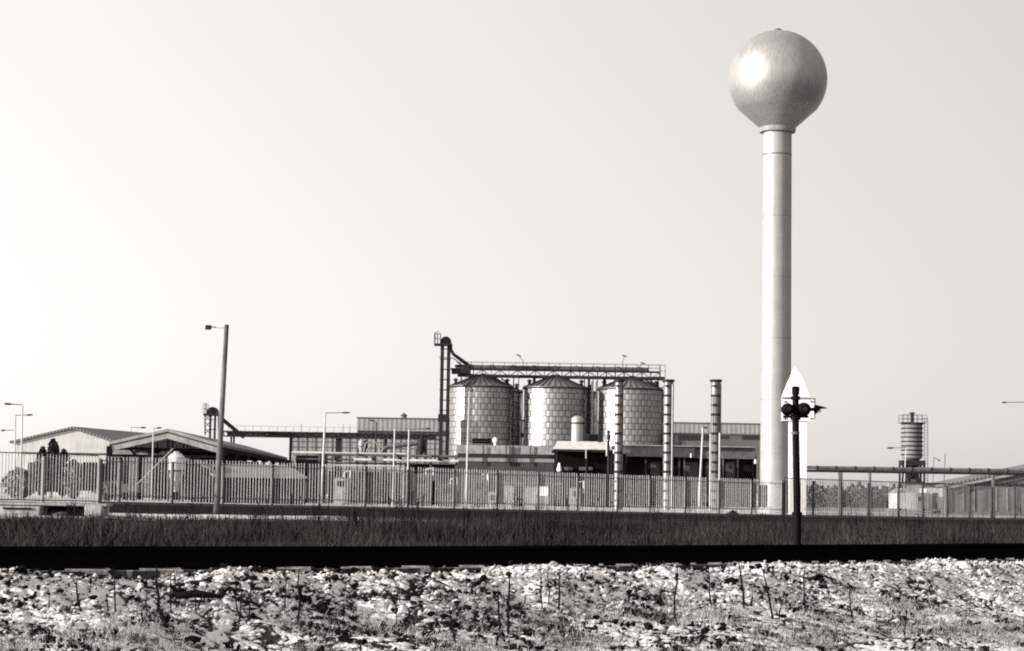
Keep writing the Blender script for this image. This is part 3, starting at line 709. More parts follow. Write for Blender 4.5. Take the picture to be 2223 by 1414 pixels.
    for x0, x1 in ((243, 288), (300, 325), (328, 342), (344, 374)):
        a, b = P(x0, 988, Y + 2), P(x1, 988, Y + 2); r = (b.x - a.x) / 2; c = (a + b) / 2
        vs = []; N_ = 12
        prf = [(-r, 0)] + [(r * math.cos(math.pi * (1 - j / N_)), min(r * .6, .6) * math.sin(math.pi * j / N_)) for j in range(1, N_)] + [(r, 0)]
        m_ = len(prf); vs = [(c.x + u, c.y, c.z + w) for u, w in prf] + [(c.x + u, c.y + 2, c.z + w) for u, w in prf]
        MB().add(vs, [tuple(range(m_ - 1, -1, -1)), tuple(range(m_, 2 * m_))] + [(i, (i + 1) % m_, (i + 1) % m_ + m_, i + m_) for i in range(m_)]).build('arched_cover', concrete, t)
    one('crossbeam', dark_wall, t, 240, 988, 480, 993, Y + .6, .3)
    one('front_infill', grey_wall, t, 240, 993, 272, 1044, Y + .3, .3)
open_shed()
def lean_to():
    Y = 138.; t = bld('pale_roofed_shelter', 'low shelter with pale sloping roof and black interior behind the fence', 550, Y, 'shelter')
    a, b, c, d = P(470, 1032, Y), P(668, 1035, Y), P(622, 1009, Y + 7), P(436, 1001, Y + 7)
    # level eaves, a roof rising to the back
    ze = P(570, 1034, Y).z; zr = P(530, 1008, Y + 7).z; th_ = .12
    A = [Vector((a.x - .2, Y, ze)), Vector((b.x, Y, ze)), Vector((c.x, Y + 7, zr)), Vector((d.x, Y + 7, zr))]
    MB().hexa([p - Vector((0, 0, th_)) for p in A] + A).build('roof', mat('pale_roof', .14, .7, var=.3, scale=1.2), t)
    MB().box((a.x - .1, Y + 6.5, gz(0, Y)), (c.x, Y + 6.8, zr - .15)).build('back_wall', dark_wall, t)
    MB().box((a.x - .1, Y + .8, gz(0, Y) - .1), (b.x - .2, Y + 1., ze - .1)).build('front_infill', dark_wall, t)  # near-black sheet behind the posts imitates the shade below the roof
    e = P(426, 1000, Y + 1); f_ = P(468, 1022, Y + 1)
    MB().hexa([e - Vector((0, 0, .15)), f_ - Vector((0, 0, .15)), f_ + Vector((0, 4, -.15)), e + Vector((0, 4, -.15)), e, f_, f_ + Vector((0, 4, 0)), e + Vector((0, 4, 0))]).build('side_roof', mid_steel, t)
    MB().box((P(405, 1050, Y).x, Y + 2, gz(0, Y)), (a.x, Y + 2.3, P(405, 1012, Y).z)).build('side_wall', dark_wall, t)
    for px in (452, 560, 640, 662): one('post', mid_steel, t, px, 1034, px + 3, 1085, Y + .2, .15)
lean_to()
def hopper_tank():
    Y = 150.; k = Y / F; c = P(382, 1030, Y); t = thing('hopper_silo', 'small shiny silver hopper silo with cone bottom under the open shed', 'hopper', (c.x, Y, gz(c.x, Y)))
    z = lambda py: P(382, py, Y).z
    r = 18 * k
    MB().lathe((c.x, Y, 0), [(r, z(1022)), (r, z(992)), (r * .5, z(984)), (r * .35, z(984)), (r * .35, z(981)), (0, z(980))], 32).build('body', pale_steel, t, True)
    MB().lathe((c.x, Y, 0), [(.18, z(1068)), (.2, z(1058)), (r, z(1022.5))], 32).build('cone', pale_steel, t, True)
    MB().lathe((c.x, Y, 0), [(r * .99, z(1024)), (r * 1.06, z(1023.5)), (r * 1.06, z(1021)), (r * .99, z(1020.5))], 32).build('ring', dark_steel, t, True)
    for sx in (-1, 1):
        for sy in (-1, 1):
            MB().beam((c.x + sx * r * .75, Y + sy * r * .75, z(1024)), (c.x + sx * r * .8, Y + sy * r * .8, gz(c.x, Y) - .1), .08).build('leg', mid_steel, t)
    a = thing('grain_auger', 'long thin grain auger leaning up to the silver hopper silo', 'auger', P(296, 1055, Y - 1))
    MB().tube([P(294, 1056, Y - 1), P(376, 974, Y - .3)], .05, 10).build('tube', concrete, a, True)
    MB().beam(P(322, 1022, Y - .7), P(320, 1062, Y - 1), .07).build('stand', mid_steel, a)
    MB().beam(P(311, 1046, Y - .7), P(325, 1048, Y - 1), .07).build('brace', mid_steel, a)
    w = P(272, 1052, Y - 3); g = gz(w.x, w.y)
    tr = thing('farm_trailer', 'small dark farm trailer with wheels behind the fence', 'trailer', (w.x, w.y, g))
    MB().box((w.x - .9, w.y, g + .55), (w.x + .9, w.y + 1.6, g + 1.15)).build('body', mid_steel, tr)
    for sx in (-.55, .55):
        MB().tube([(w.x + sx, w.y - .12, g + .32), (w.x + sx, w.y + .08, g + .32)], .32, 18).build('wheel', dark_steel, tr)
    MB().beam((w.x - .9, w.y + .8, g + .6), (w.x - 1.8, w.y + .8, g + .35), .08).build('drawbar', mid_steel, tr)
hopper_tank()

# ------------------------------------------------------------------ pipe rack and process vessels in the middle
def pipe_rack():
    Y = 178.; q = P(815, 1000, Y); t = thing('pipe_rack', 'rack of pale horizontal pipes crossing behind the fence, centre left', 'pipework', (q.x, Y, gz(q.x, Y)))
    for x0, x1, y, r, m_, dy in ((634, 700, 983, 2.6, pale_steel, 0), (690, 1000, 989, 2.6, mid_steel, .4), (700, 880, 984, 1.5, pale_steel, .9), (768, 995, 1000, 3.2, pale_steel, 0), (640, 770, 997, 2, mid_steel, .5), (700, 900, 1006, 1.8, mid_steel, .4), (700, 860, 1011, 1.4, pale_steel, 0)):
        mx_ = (x0 + x1) / 2; z = P(mx_, y, Y).z; MB().tube([(P(x0, y, Y).x, Y + dy, z), (P(x1, y, Y).x, Y + dy, z)], r * Y / F, 12).build('pipe', m_, t, True)
    for px, w in ((635, 2.5), (693, 2), (775, 2.4), (858, 2), (935, 2.4), (990, 2)):
        x = P(px, 1000, Y).x; MB().box((x - w * Y / F, Y + .1, gz(x, Y) - .2), (x + w * Y / F, Y + .4, P(815, 984, Y).z)).build('stand', concrete if px == 635 else mid_steel, t)
    bm = MB()
    for px in (693, 775, 858, 935, 990):
        x = P(px, 1000, Y).x; bm.box((x - .1, Y - .3, P(815, 1004, Y).z - .12), (x + .1, Y + 1.2, P(815, 1004, Y).z))
    bm.build('crossarm', dark_steel, t)
    for px, py in ((730, 994), (812, 996), (868, 993), (706, 1001), (955, 996)):
        p = P(px, py, Y - .2); MB().tube([p - Vector((.18, 0, 0)), p + Vector((.18, 0, 0))], .16, 10).build('valve', dark_steel, t)
pipe_rack()
for lb, x0, x1, y0, Y in (('black open shed under the left end of the pipe rack', 641, 700, 990, 182.), ('dark pump shed below the dark barrel shaped vessel', 878, 988, 1008, 184.), ('low dark store behind the fence below the middle of the pipe rack', 712, 868, 1026, 186.)):
    t = bld('pump_shed', lb, (x0 + x1) / 2, Y, 'shed', 'dark sheds under the pipe rack')
    one('wall', dark_wall if x1 - x0 < 120 else grey_wall, t, x0, y0, x1, 1100, Y, 4)
    one('roof', mid_steel, t, x0 - 2, y0 - 2.5, x1 + 2, y0, Y - .3, 4.6)
    for i in range(3): one('door', mid_steel if i % 2 else dark_wall, t, x0 + (x1 - x0) * (i + .25) / 3, y0 + 18, x0 + (x1 - x0) * (i + .65) / 3, 1096, Y - .07, .05)
def cyclone(px, top, bot, w, Y, label, m_):
    k = Y / F; c = P(px, bot, Y); t = thing('cyclone_vessel', label, 'vessel', c); r = w / 2 * k; z = lambda py: P(px, py, Y).z
    h = bot - top
    MB().lathe((c.x, Y, 0), [(r * .3, z(bot)), (r * .55, z(bot - h * .12)), (r, z(bot - h * .45)), (r, z(top + h * .25)), (r * .8, z(top + h * .12)), (r * .35, z(top + h * .05)), (r * .3, z(top)), (0, z(top))], 24).build('body', m_, t, True)
    MB().lathe((c.x, Y, 0), [(r, z(bot - h * .5)), (r * 1.08, z(bot - h * .5)), (r * 1.08, z(bot - h * .53)), (r, z(bot - h * .53))], 24).build('ring', dark_steel, t)
    for s_ in (-1, 1): MB().beam((c.x + s_ * r, Y + .2, z(bot - h * .4)), (c.x + s_ * r * 1.1, Y + .2, gz(c.x, Y)), .1).build('leg', dark_steel, t)
    return t
cy = cyclone(914, 951, 990, 19, 186., 'dark barrel shaped cyclone at the right end of the pipe rack', dark_steel)
MB().tube([P(829, 984, 186), P(831, 978, 186), P(838, 972, 186), P(860, 968, 186), P(905, 962, 186)], [.12, .14, .18, .2, .22], 12).build('duct', mid_steel, cy, True)
cyclone(785, 953, 986, 15, 188., 'pale rounded vessel on the pipe rack beside a dark one', concrete)
cyclone(793, 955, 988, 9, 187., 'narrow dark vessel on the pipe rack beside the pale one', dark_steel)
fr_ = thing('slanting_pipes', 'slanting pale pipe frame standing between the two small vessels and the cyclone', 'pipework', P(815, 990, 185))
for pts in ([(796, 990), (797, 978), (806, 966), (812, 960)], [(826, 986), (824, 974), (817, 962), (812, 960)], [(789, 984), (794, 963), (798, 960)]):
    MB().tube([P(a, b, 185) for a, b in pts], .06, 8).build('pipe', concrete, fr_)

# ------------------------------------------------------------------ street lamps
def lamp(px0, py0, px1, py1, Y, arm, w, label, m_=None, head=16, top_dark=False, cat='street lamp', base_g=True):
    """Post from base pixel to top pixel, arm going to arm=(px, py), head length in pixels (sign follows the arm)."""
    m_ = m_ or pole_conc; k = Y / F; a, b = P(px0, py0, Y), P(px1, py1, Y)
    g = gz(a.x, Y); sl_ = (b - a) / (b.z - a.z); base = a + sl_ * (g - .15 - a.z)
    t = thing('street_lamp', label, cat, (base.x, base.y, g), 'street lamps around the yard')
    MB().tube([base, base.lerp(b, .35), b], [w * k / 2, w * k * .46, w * k * .36], 14).build('pole', m_, t, True)
    if arm:
        c = P(arm[0], arm[1], Y); d = (c - b).normalized(); s_ = 1 if c.x > b.x else -1
        L_ = head * k; hs = c - d * L_
        ar = [b - Vector((0, 0, .02)), b + d * .06, hs]
        MB().tube(ar, max(.028, .7 * k), 8).build('arm', mid_steel, t)
        hh = max(.06, 1.9 * k); y_ = d.cross(Vector((0, 0, 1))).normalized()
        pr = [(0, .35), (.18, .9), (.5, 1), (.85, .85), (1, .4)]
        vs = []; fs = []
        for u_, f_ in pr:
            for q in range(8):
                an = 2 * math.pi * q / 8; vs.append(hs + d * (u_ * L_) + y_ * math.cos(an) * .16 * f_ + Vector((0, 0, 1)) * math.sin(an) * hh * f_)
        for i in range(4):
            for q in range(8): fs.append((i * 8 + q, i * 8 + (q + 1) % 8, i * 8 + 8 + (q + 1) % 8, i * 8 + 8 + q))
        fs += [tuple(range(7, -1, -1)), tuple(range(32, 40))]
        hd = MB().add(vs, fs).build('lamp_head', dark_steel, t, True)
    return t
big = lamp(470, 1103, 492, 708, 98., None, 13.5, 'tall leaning concrete lamp pole in front of the fence, much the largest lamp', m_=mat('old_pole_concrete', .13, .85, var=.5, scale=1.2, spec=.1), head=0)
a_, b_ = P(491, 712, 98.), P(446, 711, 98.)
MB().tube([a_, P(457, 710, 98.)], .035, 8).build('arm', pale_steel, big)
hd = MB().box((b_.x, 97.88, b_.z - .1), (P(458.5, 710, 98).x, 98.12, b_.z + .1)).build('lamp_head', dark_steel, big, bevel=.02)
MB().box((b_.x - .05, 97.9, b_.z - .02), (b_.x, 98.1, b_.z + .05)).build('lens', white_paint, hd)
MB().lathe((P(492, 712, 98).x, 98, P(492, 713, 98).z), [(.09, 0), (.1, .02), (.1, .14), (0, .18)], 12).build('pole_cap', dark_steel, big)
lamp(697, 1100, 706, 897, 150., (760, 896), 5.5, 'street lamp with arm and long head to the right, left of the warehouse', head=18)
lamp(815, 1010, 817, 917, 215., (803, 912), 3.6, 'dark lamp with a short arm to the left in front of the warehouse', m_=dark_steel, head=7)
lamp(852, 1105, 857, 931, 140., None, 4, 'plain pale pole without arm in front of the warehouse wall')
lamp(883, 1105, 888, 933, 140., (934, 930), 4, 'pale lamp pole with long thin arm reaching right towards the elevator', head=10)
lamp(1011, 1100, 1019, 850, 160., (1029, 846), 4.2, 'thin tall lamp pole in front of the leftmost silo', head=8)
lamp(44, 1095, 49, 879, 120., (9, 877), 4.5, 'lamp with arm to the left, tallest at the far left edge', head=17)
lamp(30, 1095, 33.5, 902, 150., (71, 901), 4, 'lamp with arm to the right, beside the tallest lamp at the left edge', head=14)
lamp(32, 1095, 33, 934, 190., (2, 935), 3, 'lowest lamp at the left edge with arm to the left', head=10)
lamp(284, 1000, 284, 928, 250., (317, 929), 2.6, 'small thin lamp rising behind the white hall roof', head=12)
lamp(329, 1080, 333, 930, 160., (351, 929), 3.4, 'small lamp in front of the open gabled shed', head=12)
lamp(1517, 1098, 1526, 929, 155., (1536, 929), 5, 'pale lamp pole standing between the two right hand chimneys', head=9)
lamp(2236, 1100, 2238, 873, 160., (2175, 874), 4, 'lamp head on a thin arm reaching in from beyond the right edge', head=10)
lamp(1961, 1095, 1967, 972, 200., (1926, 973), 3, 'thin lamp with arm to the left in front of the banded silo tower', head=14)
lamp(2047, 1110, 2052, 984, 170., None, 2.4, 'plain thin pole right of the banded silo tower', m_=mid_steel)
lamp(2025, 1060, 2027, 993, 230., (2041, 1001), 2, 'faint small lamp with a drooping head right of the banded silo tower', head=5)

# ------------------------------------------------------------------ right hand side
def pipe_bridge():
    Y = 152.; q = P(1990, 1018, Y); t = thing('pipe_bridge', 'long twin pipe bridge on posts crossing right of the water tower', 'pipe bridge', (q.x, Y, gz(q.x, Y)))
    xa, xb = P(1752, 1015, Y).x, P(2330, 1020, Y).x
    z1, z2 = P(1990, 1018.5, Y).z, P(1990, 1026, Y).z
    MB().tube([(xa, Y, z1), (xb, Y, z1)], .11, 12).build('pipe', mid_steel, t, True)
    MB().tube([(xa, Y + .1, z2), (xb, Y + .1, z2)], .09, 12).build('pipe', dark_steel, t, True)
    MB().tube([(xa, Y + .4, (z1 + z2) / 2), (xb, Y + .4, (z1 + z2) / 2)], .06, 12).build('pipe', pale_steel, t, True)
    for i in range(14):
        x = xa + (xb - xa) * (i + .5) / 14; MB().tube([(x, Y, z1), (x + .08, Y, z1)], .15, 12).build('flange', dark_steel, t)
    for px, w in ((1825, 4), (1889, 2), (2157, 2.4)):
        x = P(px, 1060, Y).x; h = w * Y / F; MB().box((x - h, Y - .1, gz(x, Y) - .2), (x + h, Y + .3, z2 - .08)).build('post', mid_steel, t)
pipe_bridge()
def banded_tower():
    Y = 230.; k = Y / F; c = P(1980, 1000, Y); z = lambda py: P(1980, py, Y).z; r = 22 * k
    t = thing('banded_silo_tower', 'narrow silo tower with dark rings, top chimney and open legs', 'silo tower', (c.x, Y, gz(c.x, Y)))
    MB().lathe((c.x, Y, 0), [(r * .5, z(1003)), (r, z(994)), (r, z(918)), (0, z(916))], 32).build('shell', mat('tower_shell', .19, .6, .0, var=.25, streaks=.3), t, True)
    for i in range(8):
        zz_ = z(921 + i * 9.5); MB().lathe((c.x, Y, 0), [(r, zz_ - .07), (r * 1.1, zz_ - .06), (r * 1.1, zz_ + .06), (r, zz_ + .07)], 32).build('ring', dark_steel, t)
    MB().tube([(c.x, Y, z(917)), (c.x, Y, z(897))], .2, 12).build('chimney', dark_steel, t)
    MB().lathe((c.x, Y, 0), [(.2, z(899)), (.3, z(898.5)), (.3, z(896)), (0, z(895))], 12).build('chimney_cap', dark_steel, t)
    pf = MB().box((c.x - r * 1.15, Y - r, z(919)), (c.x + r * 1.25, Y + r, z(917.8))).build('platform', dark_steel, t)
    hr = MB()
    for yy in (-r, r): rail_run(hr, (c.x - r * 1.15, Y + yy, z(918)), (c.x + r * 1.25, Y + yy, z(918)), .8, 5, .04)
    hr.build('handrail', dark_steel, pf)
    ld = MB(); x = c.x + r * 1.22
    for s_ in (0, .35): ld.beam((x + s_, Y, z(1050)), (x + s_, Y, z(907)), .05)
    for i in range(24): ld.beam((x, Y, z(1050) + i * .3), (x + .35, Y, z(1050) + i * .3), .04)
    ld.build('ladder', mid_steel, t)
    MB().box((c.x - r * 1.15, Y - r, z(1011)), (c.x + r * 1.15, Y + r, z(1000))).build('discharge_deck', dark_steel, t)
    one('hopper', dark_steel, t, 1968, 1011, 1996, 1038, Y - .4, 1.6); one('plant_box', mid_steel, t, 1962, 1038, 2000, 1080, Y - .2, 1.4)
    for px in (1957, 1971, 1989, 2003):
        x = P(px, 1040, Y).x; MB().box((x - .09, Y - r * .9, gz(x, Y)), (x + .09, Y - r * .9 + .2, z(1011))).build('leg', dark_steel, t)
        MB().box((x - .09, Y + r * .9, gz(x, Y)), (x + .09, Y + r * .9 + .2, z(1011))).build('leg', dark_steel, t)
    br = MB(); xa, xb = P(1957, 1040, Y).x, P(2003, 1040, Y).x
    br.beam((xa, Y - r * .9, z(1050)), (xb, Y - r * .9, z(1012)), .1); br.beam((xb, Y - r * .9, z(1050)), (xa, Y - r * .9, z(1012)), .1)
    br.build('brace', dark_steel, t)
banded_tower()
def right_shed():
    Y = 188.; pw_ = mat('panel_wall', .17, .8, var=.35, scale=.8, streaks=.4)
    t = bld('low_grey_shed', 'wide low gabled grey shed with small dark windows at the right edge', 2130, Y)
    zt = P(2120, 1056, Y).z; xl, xr = P(2058, 1050, Y).x, P(2600, 1050, Y).x; za = P(2330, 1000, Y).z; xa_ = P(2330, 1000, Y).x; g = gz(xl, Y)
    fr = [Vector((xl, Y, g - .2)), Vector((xr, Y, g - .2)), Vector((xr, Y, zt)), Vector((xa_, Y, za)), Vector((xl, Y, zt))]; sh = Vector((3, 30, 0)); vs = fr + [p + sh for p in fr]
    MB().add(vs, [(0, 1, 2, 3, 4), (9, 8, 7, 6, 5), (1, 6, 7, 2), (0, 4, 9, 5)]).build('wall', pw_, t)
    up = Vector((0, -.5, .03)); th_ = Vector((0, 0, .2)); s2 = sh + Vector((0, .5, 0))
    for p, q in ((fr[4] + Vector((-.6, 0, -.12)), fr[3]), (fr[3], fr[2] + Vector((.6, 0, -.12)))):
        MB().hexa([p + up, q + up, q + up + s2, p + up + s2, p + up + th_, q + up + th_, q + up + s2 + th_, p + up + s2 + th_]).build('roof', roof_grey, t)
        MB().hexa([p + up + Vector((0, -.06, -.28)), q + up + Vector((0, -.06, -.28)), q + up + Vector((0, -.003, -.28)), p + up + Vector((0, -.003, -.28)), p + up + Vector((0, -.06, -.06)), q + up + Vector((0, -.06, -.06)), q + up + Vector((0, -.003, -.06)), p + up + Vector((0, -.003, -.06))]).build('verge_board', concrete, t)
    for i in range(9):
        x0 = 2118 + i * 13.5; one('window', glass, t, x0, 1048 + i * .2, x0 + 9, 1056 + i * .2, Y - .06, .05)
    for i in range(12): one('wall_strip', concrete if i % 3 else mid_steel, t, 2066 + i * 24, 1060, 2068.5 + i * 24, 1110, Y - .08, .07)
    one('side_wing', pw_, t, 2003, 1052, 2057, 1110, Y + 6, 8); one('wing_roof', dark_steel, t, 2000, 1048.5, 2060, 1052, Y + 5.6, 9)
    Y = 180.; h = bld('white_cabin', 'small white cabin in front of the banded silo tower', 1990, Y, 'cabin')
    one('wall', mat('white_render', .66), h, 1952, 1070, 2016, 1105, Y, 5)
    one('wall', mat('white_render', .66), h, 2016.5, 1060, 2046, 1105, Y + 1, 4)
    p0, p1, pm = P(1950, 1070, Y), P(1986, 1070, Y), P(1966, 1060, Y)
    f_ = Vector((0, 5, 0)); MB().add([p0, p1, pm, p0 + f_, p1 + f_, pm + f_], [(0, 1, 2), (5, 4, 3), (0, 3, 4, 1), (1, 4, 5, 2), (2, 5, 3, 0)]).build('roof', concrete, h)
    one('window', glass, h, 1994, 1078, 2004, 1088, Y - .06, .05)
    one('door', grey_wall, h, 2024, 1070, 2034, 1105, Y + .94, .05)
right_shed()

# small things behind the fence in the middle
def yard_bits():
    Y = 158.; t = bld('gate_kiosk', 'small pale kiosk with a dark doorway behind the middle of the fence', 1142, Y, 'kiosk')
    one('wall', concrete, t, 1094, 1052, 1192, 1105, Y, 3)
    one('roof', mid_steel, t, 1090, 1048, 1222, 1051.5, Y - .3, 3.8)
    one('door', dark_wall, t, 1115, 1056, 1134, 1100, Y - .07, .05); one('window', white_paint, t, 1172, 1056, 1189, 1077, Y - .07, .05)
    for px in (1200, 1219): one('post', mid_steel, t, px, 1051, px + 2, 1105, Y - .2, .1)
    rnd = random.Random(3)
    specs = [(1040, 'grey machine cabinet with dark vent, left of the kiosk', 1035, 1055, 26), (1068, 'pale box cabinet left of the kiosk', 1060, 1072, 18),
             (740, 'pale machine box behind the fence under the pipe rack', 1030, 1066, 30), (915, 'dark tank box behind the fence below the cyclone', 1024, 1078, 40),
             (970, 'grey crate like machine behind the fence beside the elevator', 1045, 1078, 34), (1250, 'low pale cabinet behind the fence below the black canopy', 1052, 1080, 22)]
    for px, lb, y0, y1, w in specs:
        Y = 165.; t = bld('machine_cabinet', lb, px, Y, 'cabinet', 'cabinets in the yard')
        one('body', grey_wall if 'dark' in lb or 'crate' in lb else concrete, t, px - w / 2, y0 + 8, px + w / 2, 1106, Y, 1.6)
        one('vent', dark_wall, t, px - w / 4, y0 + 14, px + w / 5, y0 + 26, Y - .05, .04)
        one('lid', mid_steel, t, px - w / 2 - .6, y0 + 6, px + w / 2 + .6, y0 + 8, Y - .05, 1.7)
        MB().tube([P(px + w / 4, y0 + 8, Y + .5), P(px + w / 4, y0 - 4, Y + .5), P(px + w / 2 + 6, y0 - 8, Y + .5), P(px + w / 2 + 6, y0 + 20, Y + .5)], .07, 8).build('pipe', pale_steel if w > 20 else mid_steel, t)
yard_bits()

# ------------------------------------------------------------------ fence
def fence_point(px, Y=None):
    """Where the fence line crosses the ray through pixel column px."""
    D = 85.2; q = P(px, 1100, 100.); dx, dy = q.x, q.y
    tt = D / (-dx * su + dy * cu); return Vector((dx * tt, dy * tt, 0))
def s_of(px): p = fence_point(px); return p.x * cu + p.y * su
def fence():
    # main picket fence
    def run(name, label, px0, px1, post_px, pick_sp, pick_w, H, m_p, m_post, top_rail, label_grp='fence sections', plinth=True, pw=.14, jut=.18):
        s0, s1 = s_of(px0), s_of(px1); o = sd(s0, 85.2); o.z = gz(o.x, o.y)
        t = thing(name, label, 'fence', o)
        posts = [s for s in post_px if s0 - .1 <= s <= s1 + .1]
        if not posts or posts[0] > s0 + .5: posts = [s0] + posts
        if posts[-1] < s1 - .5: posts += [s1]
        for s in posts:
            p = sd(s, 85.2); g = gz(p.x, p.y); MB().box((p.x - pw / 2, p.y - pw / 2, g - .4), (p.x + pw / 2, p.y + pw / 2, g + H - .12), TH).build('post', m_post, t)
        for a, b in zip(posts[:-1], posts[1:]):
            pk = MB(); n = max(1, round((b - a - pw) / pick_sp))
            for i in range(n):
                if random.random() < .012: continue
                s = a + pw / 2 + (b - a - pw) * (i + .5) / n + random.uniform(-.006, .006); p = sd(s, 85.12); g = gz(p.x, p.y)
                hh = H + random.uniform(-.015, .015)
                lean_ = Vector((cu, su, 0)) * random.gauss(0, .007)
                dx = Vector((cu, su, 0)) * pick_w / 2; dn = Vector((-su, cu, 0)) * .008
                lo_, hi_ = g + .16, g + hh
                vs = [p - dx - dn, p + dx - dn, p + dx + dn, p - dx + dn]
                pk.hexa([Vector((v.x, v.y, lo_)) for v in vs] + [Vector((v.x, v.y, hi_)) + lean_ for v in vs])
            pk.build('picket_panel', m_p, t)
            pa, pb = sd(a + pw / 2, 85.2), sd(b - pw / 2, 85.2); ga, gb = gz(pa.x, pa.y), gz(pb.x, pb.y)
            for hz in ((H - jut, .42) if not top_rail else (H, .12)):
                MB().beam((pa.x, pa.y, ga + hz), (pb.x, pb.y, gb + hz), .04, .045).build('rail', m_post if not top_rail else dark_steel, t)
        if plinth:
            pa, pb = sd(s0, 85.2), sd(s1, 85.2); k = 12; pl = MB()
            for i in range(k):
                a, b = pa.lerp(pb, i / k), pa.lerp(pb, (i + 1) / k); ga, gb = gz(a.x, a.y), gz(b.x, b.y)
                dn = Vector((-su, cu, 0)) * .12
                pl.hexa([Vector((a.x, a.y, ga - .5)) - dn, Vector((b.x, b.y, gb - .5)) - dn, Vector((b.x, b.y, gb - .5)) + dn, Vector((a.x, a.y, ga - .5)) + dn,
                         Vector((a.x, a.y, ga + .12)) - dn, Vector((b.x, b.y, gb + .12)) - dn, Vector((b.x, b.y, gb + .12)) + dn, Vector((a.x, a.y, ga + .12)) + dn])
            pl.build('plinth', mat('plinth_concrete', .15, .9, var=.4, scale=2), t)
        return t
    known = [792, 884, 985, 1078, 1168, 1253, 1340, 1410, 1487, 1560, 1631, 1697]
    ps = [s_of(p) for p in known]; st = (ps[-1] - ps[0]) / (len(ps) - 1)
    left = [ps[0] - st * i for i in range(1, 12)][::-1]
    run('picket_fence', 'long fence of pale upright pickets on dark posts across the yard front', 217, 1700, left + ps, .165, .040, 2.12, picket_m, MATS['grey_steel'], False, pw=.11)
    k2 = [1765, 1826, 1885, 1951, 2003, 2056, 2105, 2153, 2203, 2250, 2300]
    run('mesh_fence', 'finer darker fence with a thin top rail right of the water tower', 1702, 2300, [s_of(p) for p in k2], .15, .04, 2.25, mat('thin_bars', .14, .6), dark_steel, True, pw=.1)
    run('yard_gate', 'pale framed gate panel of fine bars over the culvert at the left edge', -60, 214, [s_of(p) for p in (-40, 92, 213)], .15, .035, 2.15, picket_m, concrete, True, plinth=False, pw=.11)
fence()
def culvert():
    p = fence_point(60)
    def blk(name, label, cat, px0, px1, y0, y1, Y, D, m_, grp=None):
        t = bld(name, label, (px0 + px1) / 2, Y, cat, grp); return t, one('block', m_, t, px0, y0, px1, y1, Y, D, bevel=.03)
    t, _ = blk('concrete_beam', 'long concrete beam under the pale gate panel at the left edge', 'beam', -60, 232, 1092, 1098, 80.3, 1.2, concrete)
    t, _ = blk('concrete_block', 'large pale concrete block under the beam at the far left edge', 'concrete block', -50, 87, 1099, 1134, 80., 1.6, mat('block_concrete', .4, .9, var=.5, scale=1.2, streaks=.3), 'concrete abutments under the gate')
    one('recess', dark_wall, t, 6, 1102, 68, 1106, 79.94, .05)
    t, _ = blk('concrete_block', 'smaller square concrete block at the right end of the culvert', 'concrete block', 183, 220, 1098, 1132, 80., 1.6, MATS['block_concrete'], 'concrete abutments under the gate')
    t, _ = blk('culvert_wall', 'dark recessed wall between the two concrete blocks', 'wall', 87, 183, 1100, 1134, 81.1, .5, dark_wall)
    rk = tag(MB().ico(P(135, 1122, 80.2), .34, 2, .12, (1.3, 1, .55)).build('boulder', grey_wall, None, True), 'rounded pale lump lying between the concrete blocks', 'boulder')
culvert()

# ------------------------------------------------------------------ railway
def railway():
    SLP = snow_top('sleeper', .06, .75, 1.6, snow=.5)
    t = thing('railway_track', 'dark steel railway track on sleepers crossing the whole foreground', 'railway track', (0, 18, EYE - .6))
    ss = np.linspace(-12, 40, 120)
    prof = [(-.075, 0), (.075, 0), (.075, .015), (.012, .035), (.012, .118), (.037, .13), (.037, .158), (-.037, .158), (-.037, .13), (-.012, .118), (-.012, .035), (-.075, .015)]
    for off, ztop in ((0, EYE - .405), (1.49, EYE - .47)):
        vs = []; fs = []; m_ = len(prof)
        for s in ss:
            d = float(drail(s)) + off; c = sd(s, d); sl_ = .016 * np.clip(s - 13, -22, 22); nn = Vector((-su - cu * sl_ * 0, cu, 0)); 
            tdir = Vector((cu - su * sl_, su + cu * sl_, 0)).normalized(); nn = Vector((-tdir.y, tdir.x, 0))
            vs += [Vector((c.x, c.y, ztop - .158)) + nn * a + Vector((0, 0, b)) for a, b in prof]
        for i in range(len(ss) - 1):
            for k in range(m_):
                a, b = i * m_ + k, i * m_ + (k + 1) % m_; fs.append((a, b, b + m_, a + m_))
        MB().add(vs, fs).build('rail', rust, t)
    n = 0; s = -10.0
    while s < 38:
        d = float(drail(s)); sl_ = .016 * float(np.clip(s - 13, -22, 22)); td = Vector((cu - su * sl_, su + cu * sl_, 0)).normalized(); nn = Vector((-td.y, td.x, 0))
        c = sd(s, d); z = EYE - .405 - .158; a = c - nn * (.34 + random.uniform(-.03, .03)); b = c + nn * (1.49 + .5)
        a.z = z - .105; b.z = z - .065 - .105
        MB().beam(a, b, .24, .19).build('sleeper', SLP, t, bevel=.01)
        for dd_ in (-.11, .11): MB().beam(c + nn * dd_ + Vector((0, 0, z - .01)) - Vector((0, 0, c.z)) - td * .05, c + nn * dd_ + Vector((0, 0, z - .01)) - Vector((0, 0, c.z)) + td * .05, .06, .05).build('rail_clip', rust, t)
        s += .60; n += 1
railway()

